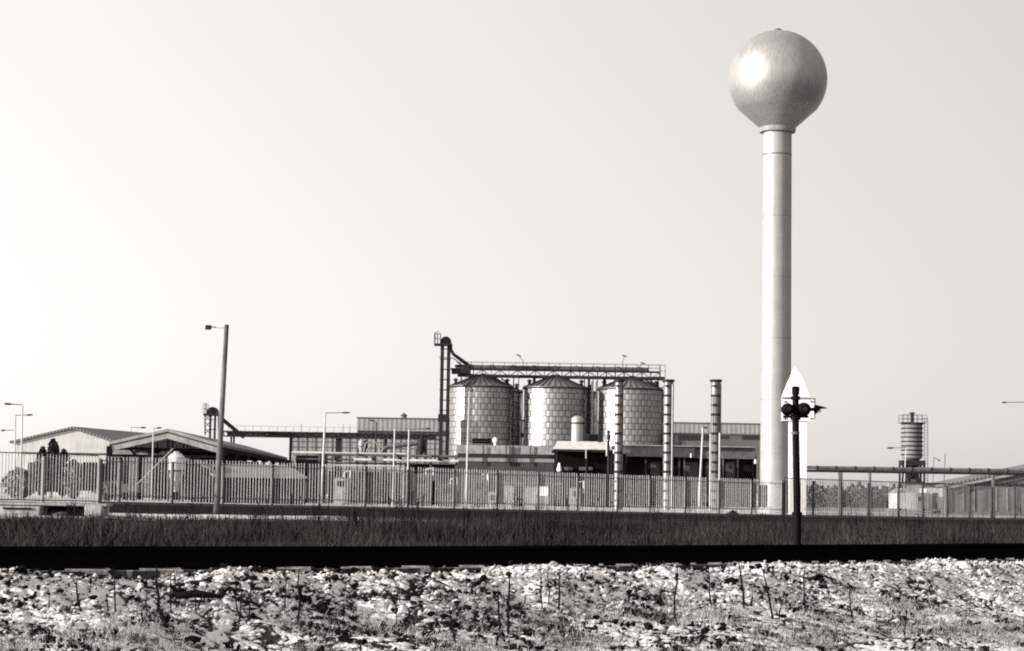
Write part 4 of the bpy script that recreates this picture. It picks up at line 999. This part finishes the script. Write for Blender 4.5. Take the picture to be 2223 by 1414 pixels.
def stones():
    """Ballast: thousands of angular stones, one mesh."""
    base_v, base_f = np.array(ICO[1][0]), np.array(ICO[1][1])
    N_ = 15000
    s = rng.uniform(3.6, 21.5, N_); dd_ = np.where(rng.uniform(0, 1, N_) < .75, rng.uniform(12.3, 14.0, N_), rng.uniform(10, 12.6, N_))
    xx = s * cu - dd_ * su; yy_ = s * su + dd_ * cu
    keep = rng.uniform(0, 1, N_) < np.interp(dd_, [9, 12.0, 12.5, 12.9], [.5, .5, .8, 1]) * np.where(dd_ < 12.5, np.clip(.45 + .9 * wav(xx, yy_, 2.3, 51), .05, 1), 1)
    s, dd_ = s[keep], dd_[keep]; n = len(s)
    d = dd_ + (drail(s) - 14.15); x = s * cu - d * su; y = s * su + d * cu; z = ground_z(x, y) + crust(x, y, dd_)[0] * np.clip((14.08 - dd_) / .12, 0, 1) - .02
    r = np.clip(np.exp(rng.normal(-4.35, .40, n)), .006, .028) * (1 + .25 * (rng.uniform(0, 1, n) > .93))
    sc = rng.uniform(.6, 1.45, (n, 1, 3)) * np.array([1, 1, .95]); jit = 1 + rng.uniform(-.38, .30, (n, 12, 1)) if base_v.shape[0] == 12 else 1 + rng.uniform(-.15, .15, (n, base_v.shape[0], 1))
    V = base_v[None] * jit * sc * r[:, None, None]
    a = rng.uniform(0, 6.28, n); ca, sa = np.cos(a)[:, None], np.sin(a)[:, None]
    Vx = V[..., 0] * ca - V[..., 1] * sa; Vy = V[..., 0] * sa + V[..., 1] * ca
    V = np.stack([Vx + x[:, None], Vy + y[:, None], V[..., 2] + (z + r * rng.uniform(-.5, .5, n))[:, None]], -1)
    Tr = V[:, base_f]                                     # n, faces, 3, 3
    k = base_v.shape[0]; idx = (base_f[None] + (np.arange(n) * k)[:, None, None]).reshape(-1, 3)
    me = bpy.data.meshes.new('ballast'); me.vertices.add(n * k); me.vertices.foreach_set('co', V.reshape(-1).astype(np.float32))
    me.loops.add(idx.size); me.loops.foreach_set('vertex_index', idx.reshape(-1).astype(np.int32))
    me.polygons.add(len(idx)); me.polygons.foreach_set('loop_start', np.arange(0, idx.size, 3, dtype=np.int32)); me.update(); me.validate()
    M = snow_top('ballast_stone', .20, .05, .75, 25., .42, v2=.03)
    me.materials.append(M)
    o = bpy.data.objects.new('ballast', me); C.objects.link(o); tag(o, 'pale snow dusted ballast stones along the rail', 'ballast', kind='stuff')
stones()

# ------------------------------------------------------------------ grass
def blades(name, x, y, h, w, lean, material, label, zoff=0.):
    n = len(x); z = ground_z(x, y) - .03 + zoff
    a = rng.uniform(0, 6.28, n); la = rng.uniform(0, 6.28, n); l = rng.uniform(0, 1, n) * lean * h
    # blades face roughly any way; three points each with a bend
    bx_, by_ = np.cos(a) * w / 2, np.sin(a) * w / 2
    mx_, my_ = x + np.cos(la) * l * .35, y + np.sin(la) * l * .35; tx, ty = x + np.cos(la) * l, y + np.sin(la) * l
    q1 = np.stack([np.stack([x - bx_, y - by_, z], -1), np.stack([x + bx_, y + by_, z], -1), np.stack([mx_ + bx_ * .7, my_ + by_ * .7, z + h * .55], -1), np.stack([mx_ - bx_ * .7, my_ - by_ * .7, z + h * .55], -1)], 1)
    q2 = np.stack([np.stack([mx_ - bx_ * .7, my_ - by_ * .7, z + h * .55], -1), np.stack([mx_ + bx_ * .7, my_ + by_ * .7, z + h * .55], -1), np.stack([tx + bx_ * .2, ty + by_ * .2, z + h], -1), np.stack([tx - bx_ * .2, ty - by_ * .2, z + h], -1)], 1)
    o = quads(name, np.concatenate([q1, q2]), material); tag(o, label, 'grass', kind='stuff'); return o
def field(name, n, d0, d1, y0, y1, h0, h1, w, lean, m_, label, dens=None, px0=-40, px1=2260):
    Yv = rng.uniform(y0 ** .9, y1 ** .9, n) ** (1 / .9); px = rng.uniform(px0, px1, n); x = (px - 1111.5) / F * Yv; y = Yv
    d = -x * su + y * cu - 0; s = x * cu + y * su; k = (d > d0) & (d < d1)
    if dens is not None: k &= rng.uniform(0, 1, n) < dens(x, y, s, d)
    x, y = x[k], y[k]; h = rng.uniform(h0, h1, len(x)) * (.85 + .95 * vnoise(x, y, .7, 9) + .5 * vnoise(x, y, .16, 10)); h = h * np.interp(d[k], [45, 62, 84], [1, .5, .28]); h = np.clip(h, h0 * .3, None)
    return blades(name, x, y, h, w * rng.uniform(.6, 1.4, len(x)), lean, m_, label)
dry_dark = mat('dry_grass_dark', .040, .9, var=.8, scale=.22, v2=.006, fac=(.38, .62), warm=.08, spec=.0)
dry_pale = mat('dry_grass_pale', .33, .9, var=.8, scale=3., v2=.07, warm=.04, spec=.1)
pf = lambda x, y, s, d: np.clip(.62 + .7 * vnoise(x, y, .35, 11) + .5 * vnoise(x, y, .09, 12) - .5 * ((d > 66) & (d < 80) & (s < 62)), .06, 1)
field('field_grass', 170000, 19, 84.2, 34, 125, .07, .42, .020, .9, dry_dark, 'dark dry grass filling the field behind the rail', pf)
field('tall_dry_grass', 5200, 28, 83, 45, 118, .55, 1.15, .02, .25, mat('dry_stalks', .02, .9, warm=.08, spec=0), 'taller dark dry stalks standing up from the field grass', lambda x, y, s, d: np.clip(.4 + .9 * wav(x, y, .12, 21) * 1. + .4 * np.exp(-((x / np.maximum(y, 1) * F + 300) / 500) ** 2), 0, 1))
field('bank_grass', 16000, 83.0, 85.0, 85, 150, .10, 1.1, .02, .9, mat('bank_grass_dark', .022, .9, var=.7, scale=.8, spec=0, warm=.08), 'ragged dark grass on the bank at the foot of the fence', lambda x, y, s, d: np.clip(.35 + .9 * vnoise(x, y, .5, 91), .02, 1))
def near_grass():
    n = 170000; Yv = rng.uniform(11.5, 20, n); px = rng.uniform(-60, 2290, n); x = (px - 1111.5) / F * Yv; y = Yv
    s = x * cu + y * su; d = -x * su + y * cu - (drail(s) - 14.15)
    dn = np.interp(d, [9, 12.3, 12.65, 12.9], [1, .9, .3, 0]) * np.clip(.35 + .9 * vnoise(x, y, 2.2, 31) + .5 * vnoise(x, y, 6, 32), .03, 1)
    k = (rng.uniform(0, 1, n) < dn); x, y = x[k], y[k]
    blades('verge_grass', x, y, rng.uniform(.02, .085, len(x)), .006 * rng.uniform(.6, 1.5, len(x)), 1.1, dry_pale, 'short matted pale dry grass in the snow below the ballast', crust(x, y, d[k])[0])
near_grass()
def crust_lumps():
    """Many small dark lumps standing for the shaded holes in the snow crust."""
    n = 26000; Yv = rng.uniform(11.8, 20, n); px = rng.uniform(-60, 2290, n); x = (px - 1111.5) / F * Yv; y = Yv
    s = x * cu + y * su; d = -x * su + y * cu - (drail(s) - 14.15)
    dn = np.interp(d, [9, 11.5, 12.5, 13.65, 13.8], [.3, .35, .8, .7, 0]) * np.clip(.35 + .9 * vnoise(x, y, 4, 41) + .5 * vnoise(x, y, 12, 42), .02, 1)
    k = (rng.uniform(0, 1, n) < dn); x, y = x[k], y[k]; z = ground_z(x, y) + crust(x, y, d[k])[0] - .009; m_ = len(x)
    c = np.stack([x, y, z + rng.uniform(0, .03, m_)], -1); r = rng.uniform(.006, .020, m_) * (1 + .8 * (rng.uniform(0, 1, m_) > .95))
    bv = np.array(ICO[1][0]); bf = np.array(ICO[1][1]); k_ = len(bv)
    V = c[:, None] + bv[None] * r[:, None, None] * (1 + rng.uniform(-.6, .6, (m_, k_, 1))) * rng.uniform(.4, 1.9, (m_, 1, 3)) * np.array([1, 1, .7])
    o = quads('hole_shade_lumps', V[:, bf].reshape(-1, 3, 3), mat('hole_shade', .010, .95, var=.5, scale=20, warm=.06, spec=0)); tag(o, 'small dark lumps standing for shaded holes in the snow', 'dark lumps', kind='stuff')  # near-black colour stands for shade in gaps of the crust
crust_lumps()

ORD = 'zeroth first second third fourth fifth sixth seventh eighth ninth tenth eleventh twelfth thirteenth fourteenth fifteenth sixteenth seventeenth eighteenth'.split()
def weed_label(rank, kd, tall):
    n = 36; side, k = ('left', rank + 1) if rank < 18 else ('right', n - rank)
    return '%s %sdry weed stalk before the rail, %s of all stalks from the %s edge' % (('short', 'tall')[tall], ('', 'branching ')[kd], ORD[k], side)
def field_clumps():
    rn = random.Random(12); m_ = mat('clump_stem', .014, .9, var=.4, warm=.06, spec=.02)
    spots = [(160, 70., 1.0), (290, 78., .9), (412, 72., 1.25), (560, 66., 1.1), (688, 74., 1.3), (770, 62., 1.0), (868, 80., 1.25), (905, 64., 1.35), (1010, 76., 1.1), (1076, 68., 1.3), (1132, 84., 1.5), (1190, 70., 1.05), (1305, 88., 1.0), (1420, 92., .9), (1500, 84., .85), (1650, 90., .9), (1850, 86., .8), (1990, 82., .8), (2120, 80., .8)]
    for i, (px, Y, H) in enumerate(spots):
        q = P(px, 1130, Y); g = gz(q.x, Y); H *= .85
        side, k = ('left', i + 1) if i < 10 else ('right', len(spots) - i)
        t = thing('weed_clump', '%s dark twiggy weed clump in the field, %s of the clumps from the %s edge' % ('tall' if H > .95 else 'low', ORD[k], side), 'weed clump', (q.x, Y, g), 'weed clumps in the field behind the rail')
        mb = MB()
        for j in range(rn.randint(7, 13)):
            a = rn.uniform(0, 6.28); b = Vector((q.x + rn.uniform(-.25, .25), Y + rn.uniform(-.2, .2), g - .05)); h = H * rn.uniform(.5, 1.1)
            d = Vector((math.cos(a) * rn.uniform(.05, .35), math.sin(a) * .2, 1)) * h
            mb.tube([b, b + d * .5 + Vector((rn.uniform(-.04, .04), 0, 0)), b + d], [.013, .01, .005], 5)
            for _ in range(rn.randint(2, 5)):
                p = b + d * rn.uniform(.35, .95); e = Vector((rn.uniform(-1, 1), rn.uniform(-1, 1), rn.uniform(.2, 1))).normalized() * rn.uniform(.08, .25); mb.tube([p, p + e], [.007, .003], 4)
        mb.build('stems', m_, t)
        rn_r = rn.uniform(.15, .45); V = crown_quads((0, 0, .05, H * .6), lambda u: rn_r * (1 - .4 * u), int(rn.uniform(40, 150)), .03); o = quads('leaves', V, m_); o.parent = t
def weeds():
    m_ = mat('weed_stem', .010, .9, var=.4, warm=.06, spec=.03); rn = random.Random(5)
    # base pixel, top pixel, width (px), kind
    L_ = [(250, 1345, 252, 1232, 3, 0), (180, 1338, 166, 1262, 5, 1), (106, 1330, 104, 1275, 2, 0), (231, 1340, 232, 1290, 4, 0), (320, 1348, 318, 1235, 2, 0), (344, 1325, 341, 1238, 6, 1), (356, 1362, 352, 1325, 9, 1), (372, 1330, 370, 1240, 3, 0), (383, 1322, 377, 1236, 2.5, 0),
          (425, 1325, 420, 1240, 3, 1), (427, 1322, 452, 1268, 3, 0), (517, 1330, 508, 1250, 3, 1), (519, 1350, 522, 1262, 3, 0), (540, 1345, 549, 1232, 3, 0), (617, 1320, 619, 1232, 2.5, 1), (646, 1350, 650, 1236, 4.5, 0), (862, 1350, 859, 1262, 2, 0),
          (992, 1410, 974, 1325, 4, 1), (1086, 1370, 1081, 1280, 4.5, 0), (1103, 1372, 1105, 1236, 5, 0), (1129, 1340, 1140, 1290, 3, 1), (1178, 1322, 1174, 1236, 2.5, 0), (1189, 1318, 1193, 1228, 2, 0), (1213, 1328, 1216, 1232, 4, 0), (1434, 1312, 1436, 1276, 3, 1), (1465, 1338, 1470, 1230, 4, 0),
          (1545, 1318, 1537, 1230, 3, 1), (1615, 1325, 1604, 1222, 4.5, 0), (1632, 1320, 1633, 1290, 4, 0), (1680, 1350, 1655, 1235, 4, 1), (1690, 1348, 1702, 1284, 2.5, 0), (1749, 1335, 1747, 1232, 3.5, 0), (1852, 1345, 1842, 1268, 3, 1), (1428, 1362, 1426, 1330, 2, 0), (978, 1330, 1000, 1300, 3, 0), (744, 1345, 747, 1300, 2, 0)]
    order = sorted(range(len(L_)), key=lambda i: L_[i][0])
    names = ['thin', 'branched']
    for rank, i in enumerate(order):
        x0, y0, x1, y1, w, kd = L_[i]
        # distance where the ray through the base pixel meets the ground
        lo_, hi_ = 10., 20.
        for _ in range(30):
            mid_ = (lo_ + hi_) / 2; p = P(x0, y0, mid_)
            if p.z > gz(p.x, p.y): lo_ = mid_
            else: hi_ = mid_
        Y = lo_; k = Y / F; a = P(x0, y0, Y); b = P(x1, y1, Y + rn.uniform(-.15, .15)); a.z -= .02
        m1 = a.lerp(b, .4) + Vector((rn.uniform(-1, 1) * .012, 0, 0)); m2 = a.lerp(b, .75) + Vector((rn.uniform(-1, 1) * .012, 0, 0))
        r = w * k / 2 * 1.25
        t = thing('dry_weed', weed_label(rank, kd, y0 - y1 > 70), 'weed', a, 'dry weed stalks before the rail')
        MB().tube([a, m1, m2, b], [r, r * .85, r * .65, r * .35], 6).build('stalk', m_, t)
        if kd:
            for j in range(rn.randint(3, 5)):
                f = rn.uniform(.25, .95); p = a.lerp(b, f); d = Vector((rn.uniform(-1, 1), rn.uniform(-.6, .6), rn.uniform(.3, 1))).normalized(); l = rn.uniform(.04, .13)
                MB().tube([p, p + d * l * .6, p + d * l + Vector((0, 0, -.01))], [r * .5, r * .4, r * .2], 5).build('twig', m_, t)
        else:
            for j in range(rn.randint(0, 2)):
                f = rn.uniform(.4, .95); p = a.lerp(b, f); MB().ico(p, r * rn.uniform(1.2, 2.2), 1, .3).build('seed_head', m_, t)
weeds()
def stalk_shadow():
    p = P(480, 1338, 15.2); a, b = P(380, 1334, 15.3), P(484, 1341, 15.35)
    for q in (a, b): q.z = gz(a.x, a.y) + .05 + float(crust(np.array([a.x]), np.array([a.y]), np.array([12.7]))[0][0])
    o = MB().tube([a, a.lerp(b, .4) + Vector((0, 0, .02)), b], [.022, .03, .012], 8).build('stalk_shadow_bar', mat('weed_stem', .02), None, True)  # solid dark bar laid where a stalk casts its shadow
    tag(o, 'thick dark bar standing for a stalk shadow on the snow at lower left', 'painted shadow')
stalk_shadow()

# ------------------------------------------------------------------ crossing signal and white board
def signal():
    Y = 44.; k = Y / F; c = P(1730, 1190, Y); g = gz(c.x, Y)
    t = thing('crossing_signal', 'black railway crossing signal seen from behind, two round lamps on a post', 'signal', (c.x, Y, g))
    x = c.x; z = lambda py: P(1729, py, Y).z
    xo = lambda px, py: P(px, py, Y).x
    MB().tube([(x, Y, g - .2), (x, Y, z(1118))], 9.2 * k, 20).build('base_sleeve', black_steel, t, True)
    MB().tube([(x, Y, z(1118)), (x, Y, z(1112))], 10.8 * k, 20).build('collar', black_steel, t, True)
    xt = xo(1727, 905)
    MB().tube([(x, Y, z(1112)), (xt, Y, z(905))], [8.2 * k, 7.4 * k], 20).build('post', black_steel, t, True)
    MB().tube([(xt, Y, z(912)), (xt, Y, z(900))], 11 * k, 20).build('collar', black_steel, t, True)
    MB().tube([(xt, Y, z(943)), (xt, Y, z(938))], 9 * k, 20).build('clamp', mid_steel, t, True)
    MB().tube([(xt, Y, z(900)), (xt, Y, z(868))], 7 * k, 16).build('upper_post', black_steel, t, True)
    MB().lathe((xt, Y, 0), [(7 * k, z(869)), (10 * k, z(868)), (10 * k, z(861)), (6.5 * k, z(860)), (6.5 * k, z(857)), (8 * k, z(856)), (8.5 * k, z(842)), (4 * k, z(839)), (0, z(839))], 20).build('top_housing', black_steel, t, True)
    for dx in (-5.5, 6.5): MB().ico((xt + dx * k, Y, z(842)), 2.6 * k, 1).build('top_nut', black_steel, t)
    for px, py, r in ((1710, 889, 13.5), (1745, 889, 15)):
        p = P(px, py, Y)
        ld = MB(); pr = []
        # round lamp housing, its back to the camera (axis along y)
        vs = []; fs = []; n = 28; ring = [(.55, -.16), (.9, -.11), (1, -.03), (1, .10), (.8, .12)]
        for rr, yy in ring:
            vs += [(p.x + math.cos(2 * math.pi * q / n) * rr * r * k, p.y + yy, p.z + math.sin(2 * math.pi * q / n) * rr * r * k) for q in range(n)]
        for i in range(len(ring) - 1):
            for q in range(n): fs.append((i * n + q, i * n + (q + 1) % n, (i + 1) * n + (q + 1) % n, (i + 1) * n + q))
        fs += [tuple(range(n)), tuple(range((len(ring)) * n - 1, (len(ring) - 1) * n - 1, -1))]
        h = MB().add(vs, fs).build('lamp_housing', black_steel, t, True)
        MB().tube([p + Vector((0, -.2, 0)), p + Vector((0, -.15, 0))], r * k * .3, 14).build('rear_cap', dark_steel, h)
    MB().beam(P(1700, 905, Y), P(1755, 905, Y), .05, .05).build('bracket', black_steel, t)
    # pointed hood facing right: a half cone, dark above, paler inside
    a, b, c2 = P(1768, 878, Y), P(1797, 886, Y), P(1768, 900, Y)
    vs = []; n = 16; r = (a.z - c2.z) / 2; cen = (a + c2) / 2
    vs = [cen + Vector((0, math.cos(2 * math.pi * q / n) * r, math.sin(2 * math.pi * q / n) * r)) for q in range(n)] + [b]
    fsT = [(q, (q + 1) % n, n) for q in range(n)]
    hd_ = MB().add(vs, fsT + [tuple(range(n - 1, -1, -1))]).build('pointed_hood', black_steel, t)
    MB().add([P(1772, 889, Y - .06), P(1797, 887, Y - .06), P(1789, 893, Y - .06), P(1776, 897, Y - .06), P(1772, 889, Y), P(1797, 887, Y), P(1789, 893, Y), P(1776, 897, Y)],
             [(3, 2, 1, 0), (4, 5, 6, 7), (0, 1, 5, 4), (1, 2, 6, 5), (2, 3, 7, 6), (3, 0, 4, 7)]).build('hood_visor', pale_steel, hd_)
    MB().tube([P(1758, 889, Y), P(1770, 889, Y)], .035, 10).build('hood_arm', black_steel, t)
    # white board on its broad post, farther away by the fence
    Y = 128.; k = Y / F; c = P(1732, 1122, Y); g = gz(c.x, Y)
    w = thing('white_marker_board', 'bright white board with pointed top on a broad white post behind the black signal', 'marker board', (c.x, Y, g))
    a, b = P(1731, 1122, Y), P(1731, 915, Y)
    wp = mat('fresh_white_paint', .86, .6, var=.14, scale=2.5, streaks=.12)
    MB().box((P(1713, 1000, Y).x, Y, g - .3), (P(1751, 1000, Y).x, Y + .3, P(1732, 912, Y).z)).build('post', wp, w)
    MB().box((P(1697, 890, Y).x, Y - .1, P(1732, 914, Y).z), (P(1768, 890, Y).x, Y + .2, P(1732, 866, Y).z)).build('square_board', wp, w)
    tri = [P(1697, 863, Y), P(1758, 861.5, Y), P(1742, 822, Y), P(1726, 796, Y), P(1710, 831, Y)]
    MB().box((P(1697, 890, Y).x - .02, Y - .16, P(1732, 866, Y).z), (P(1769, 890, Y).x + .02, Y - .102, P(1732, 864.6, Y).z)).build('edge_strip', mid_steel, w)
    MB().box((P(1767, 890, Y).x, Y - .16, P(1732, 908, Y).z), (P(1769.5, 890, Y).x, Y - .102, P(1732, 866, Y).z)).build('edge_strip', mid_steel, w)
    for px_, py_ in ((1704, 872), (1761, 872), (1704, 909), (1761, 909), (1726, 845)): MB().lathe(P(px_, py_, Y - .12), [(.05, -.05), (.05, .05)], 10).build('bolt', mid_steel, w)
    tri = [Vector((p.x, Y - .1, p.z)) for p in tri]; tb = [p + Vector((0, .3, 0)) for p in tri]
    MB().add(tri + tb, [(0, 1, 2, 3, 4), (9, 8, 7, 6, 5)] + [(i, i + 5, (i + 1) % 5 + 5, (i + 1) % 5) for i in range(5)]).build('pointed_board', wp, w)
signal()

# ------------------------------------------------------------------ trees and bushes
leaf_dark = mat('leaf_dark', .05, .9, var=.6, scale=1.5, warm=.04, spec=.1)
leaf_grey = mat('leaf_grey', .17, .9, var=.6, scale=1.5, warm=.04, spec=.1)
bark = mat('bark', .04, .9)
def crown_quads(c, shape, n, size):
    """n small leaf clumps inside shape(u) -> radius at height share u; returns (n,4,3)."""
    u = rng.uniform(0, 1, n); a = rng.uniform(0, 6.28, n); rad = shape(u) * np.sqrt(rng.uniform(.15, 1, n))
    rad = rad * (1 + .25 * np.sin(a * 3 + u * 9)) 
    p = np.stack([c[0] + np.cos(a) * rad, c[1] + np.sin(a) * rad, c[2] + u * c[3]], -1)
    t1 = rng.normal(0, 1, (n, 3)); t1 /= np.linalg.norm(t1, axis=1)[:, None]; t2 = np.cross(t1, rng.normal(0, 1, (n, 3))); t2 /= np.linalg.norm(t2, axis=1)[:, None]
    s = size * rng.uniform(.5, 1.5, n)[:, None]
    return np.stack([p - t1 * s, p + t2 * s * .6, p + t1 * s, p - t2 * s * .6], 1)
def tree(name, px, base_py, top_py, wpx, Y, kind, label, cat, m_, n=2500, size=.14, grp=None):
    k = Y / F; q = P(px, base_py, Y); g = gz(q.x, Y); H = P(px, top_py, Y).z - g; r = wpx * k / 2
    t = thing(name, label, cat, (q.x, Y, g), grp)
    if kind == 'cone': shp = lambda u: r * 1.25 * (1 - u) ** .8 * (.75 + .25 * np.sin(u * 16)) + .05
    else: shp = lambda u: r * np.sqrt(np.clip(1 - (2 * u - .95) ** 2, .02, 1))
    z0 = .12 if kind == 'cone' else .06
    V = crown_quads((0, 0, z0 * H, H * (1 - z0)), shp, n, size)
    o = quads('crown', V, m_); o.parent = t
    tr = MB().tube([(0, 0, -.2), (0.02, 0, H * .4), (0, .02, H * .9)], [max(.03, r * .07), max(.02, r * .05), .01], 7)
    for j in range(7):
        a = j * 2.4; z = H * (.15 + .1 * j); l = float(shp(np.array(.15 + .1 * j))) * .8
        tr.tube([(0, 0, z), (math.cos(a) * l, math.sin(a) * l, z + l * .4)], [.03, .01], 5)
    o2 = MB(); o2.v, o2.f = tr.v, tr.f; o2 = o2.build('trunk', bark); o2.parent = t
    return t
tree('conifer_tree', 112, 1060, 955, 66, 175., 'cone', 'dark pointed conifer in front of the white hall', 'tree', leaf_dark, 6000, .15)
tree('bush', 90, 1060, 970, 34, 176., 'ball', 'small dark tuft of tree left of the conifer', 'bush', leaf_dark, 900, .15, 'bushes before the white hall')
tree('bush', 136, 1062, 976, 30, 176., 'ball', 'small dark bush right of the conifer', 'bush', leaf_dark, 900, .15, 'bushes before the white hall')
tree('bush', 158, 1070, 1000, 34, 140., 'ball', 'loose grey bush behind the gate panel, beside the dark doors', 'bush', leaf_grey, 1400, .12, 'bushes before the white hall')
tree('bush', 40, 1085, 1018, 70, 135., 'ball', 'broad pale bush behind the gate at the left edge', 'bush', mat('leaf_pale', .22, .9, var=.5), 2000, .12, 'bushes before the white hall')
tree('bush', 232, 1085, 1046, 40, 130., 'ball', 'low dark shrub heap beside the farm trailer', 'bush', leaf_grey, 1200, .10, 'bushes before the white hall')
tree('thorn_bush', 1590, 1128, 1109, 26, 118., 'ball', 'small dark thorny bush at the foot of the fence near the chimney', 'bush', leaf_dark, 900, .05)
field_clumps()
def treeline():
    Vs = []; sp = []
    for px in np.arange(1745, 2075, 7.5):
        Y = 330 + random.uniform(-12, 12); q = P(px, 1100, Y); H = (2.0 + random.uniform(.2, 1.9)) * (1.0 if px < 1950 else .8); r = random.uniform(.9, 1.5)
        Vs.append(crown_quads((q.x, Y, gz(q.x, Y), H), lambda u: r * np.sqrt(np.clip(1 - (2 * u - .8) ** 2, .03, 1)), 900, .13))
    o = quads('distant_woods', np.concatenate(Vs), mat('woods', .17, .9, var=.5)); tag(o, 'low grey wood on the horizon right of the water tower', 'woods', kind='stuff')  # paler grey holds the distance haze in its colour
treeline()
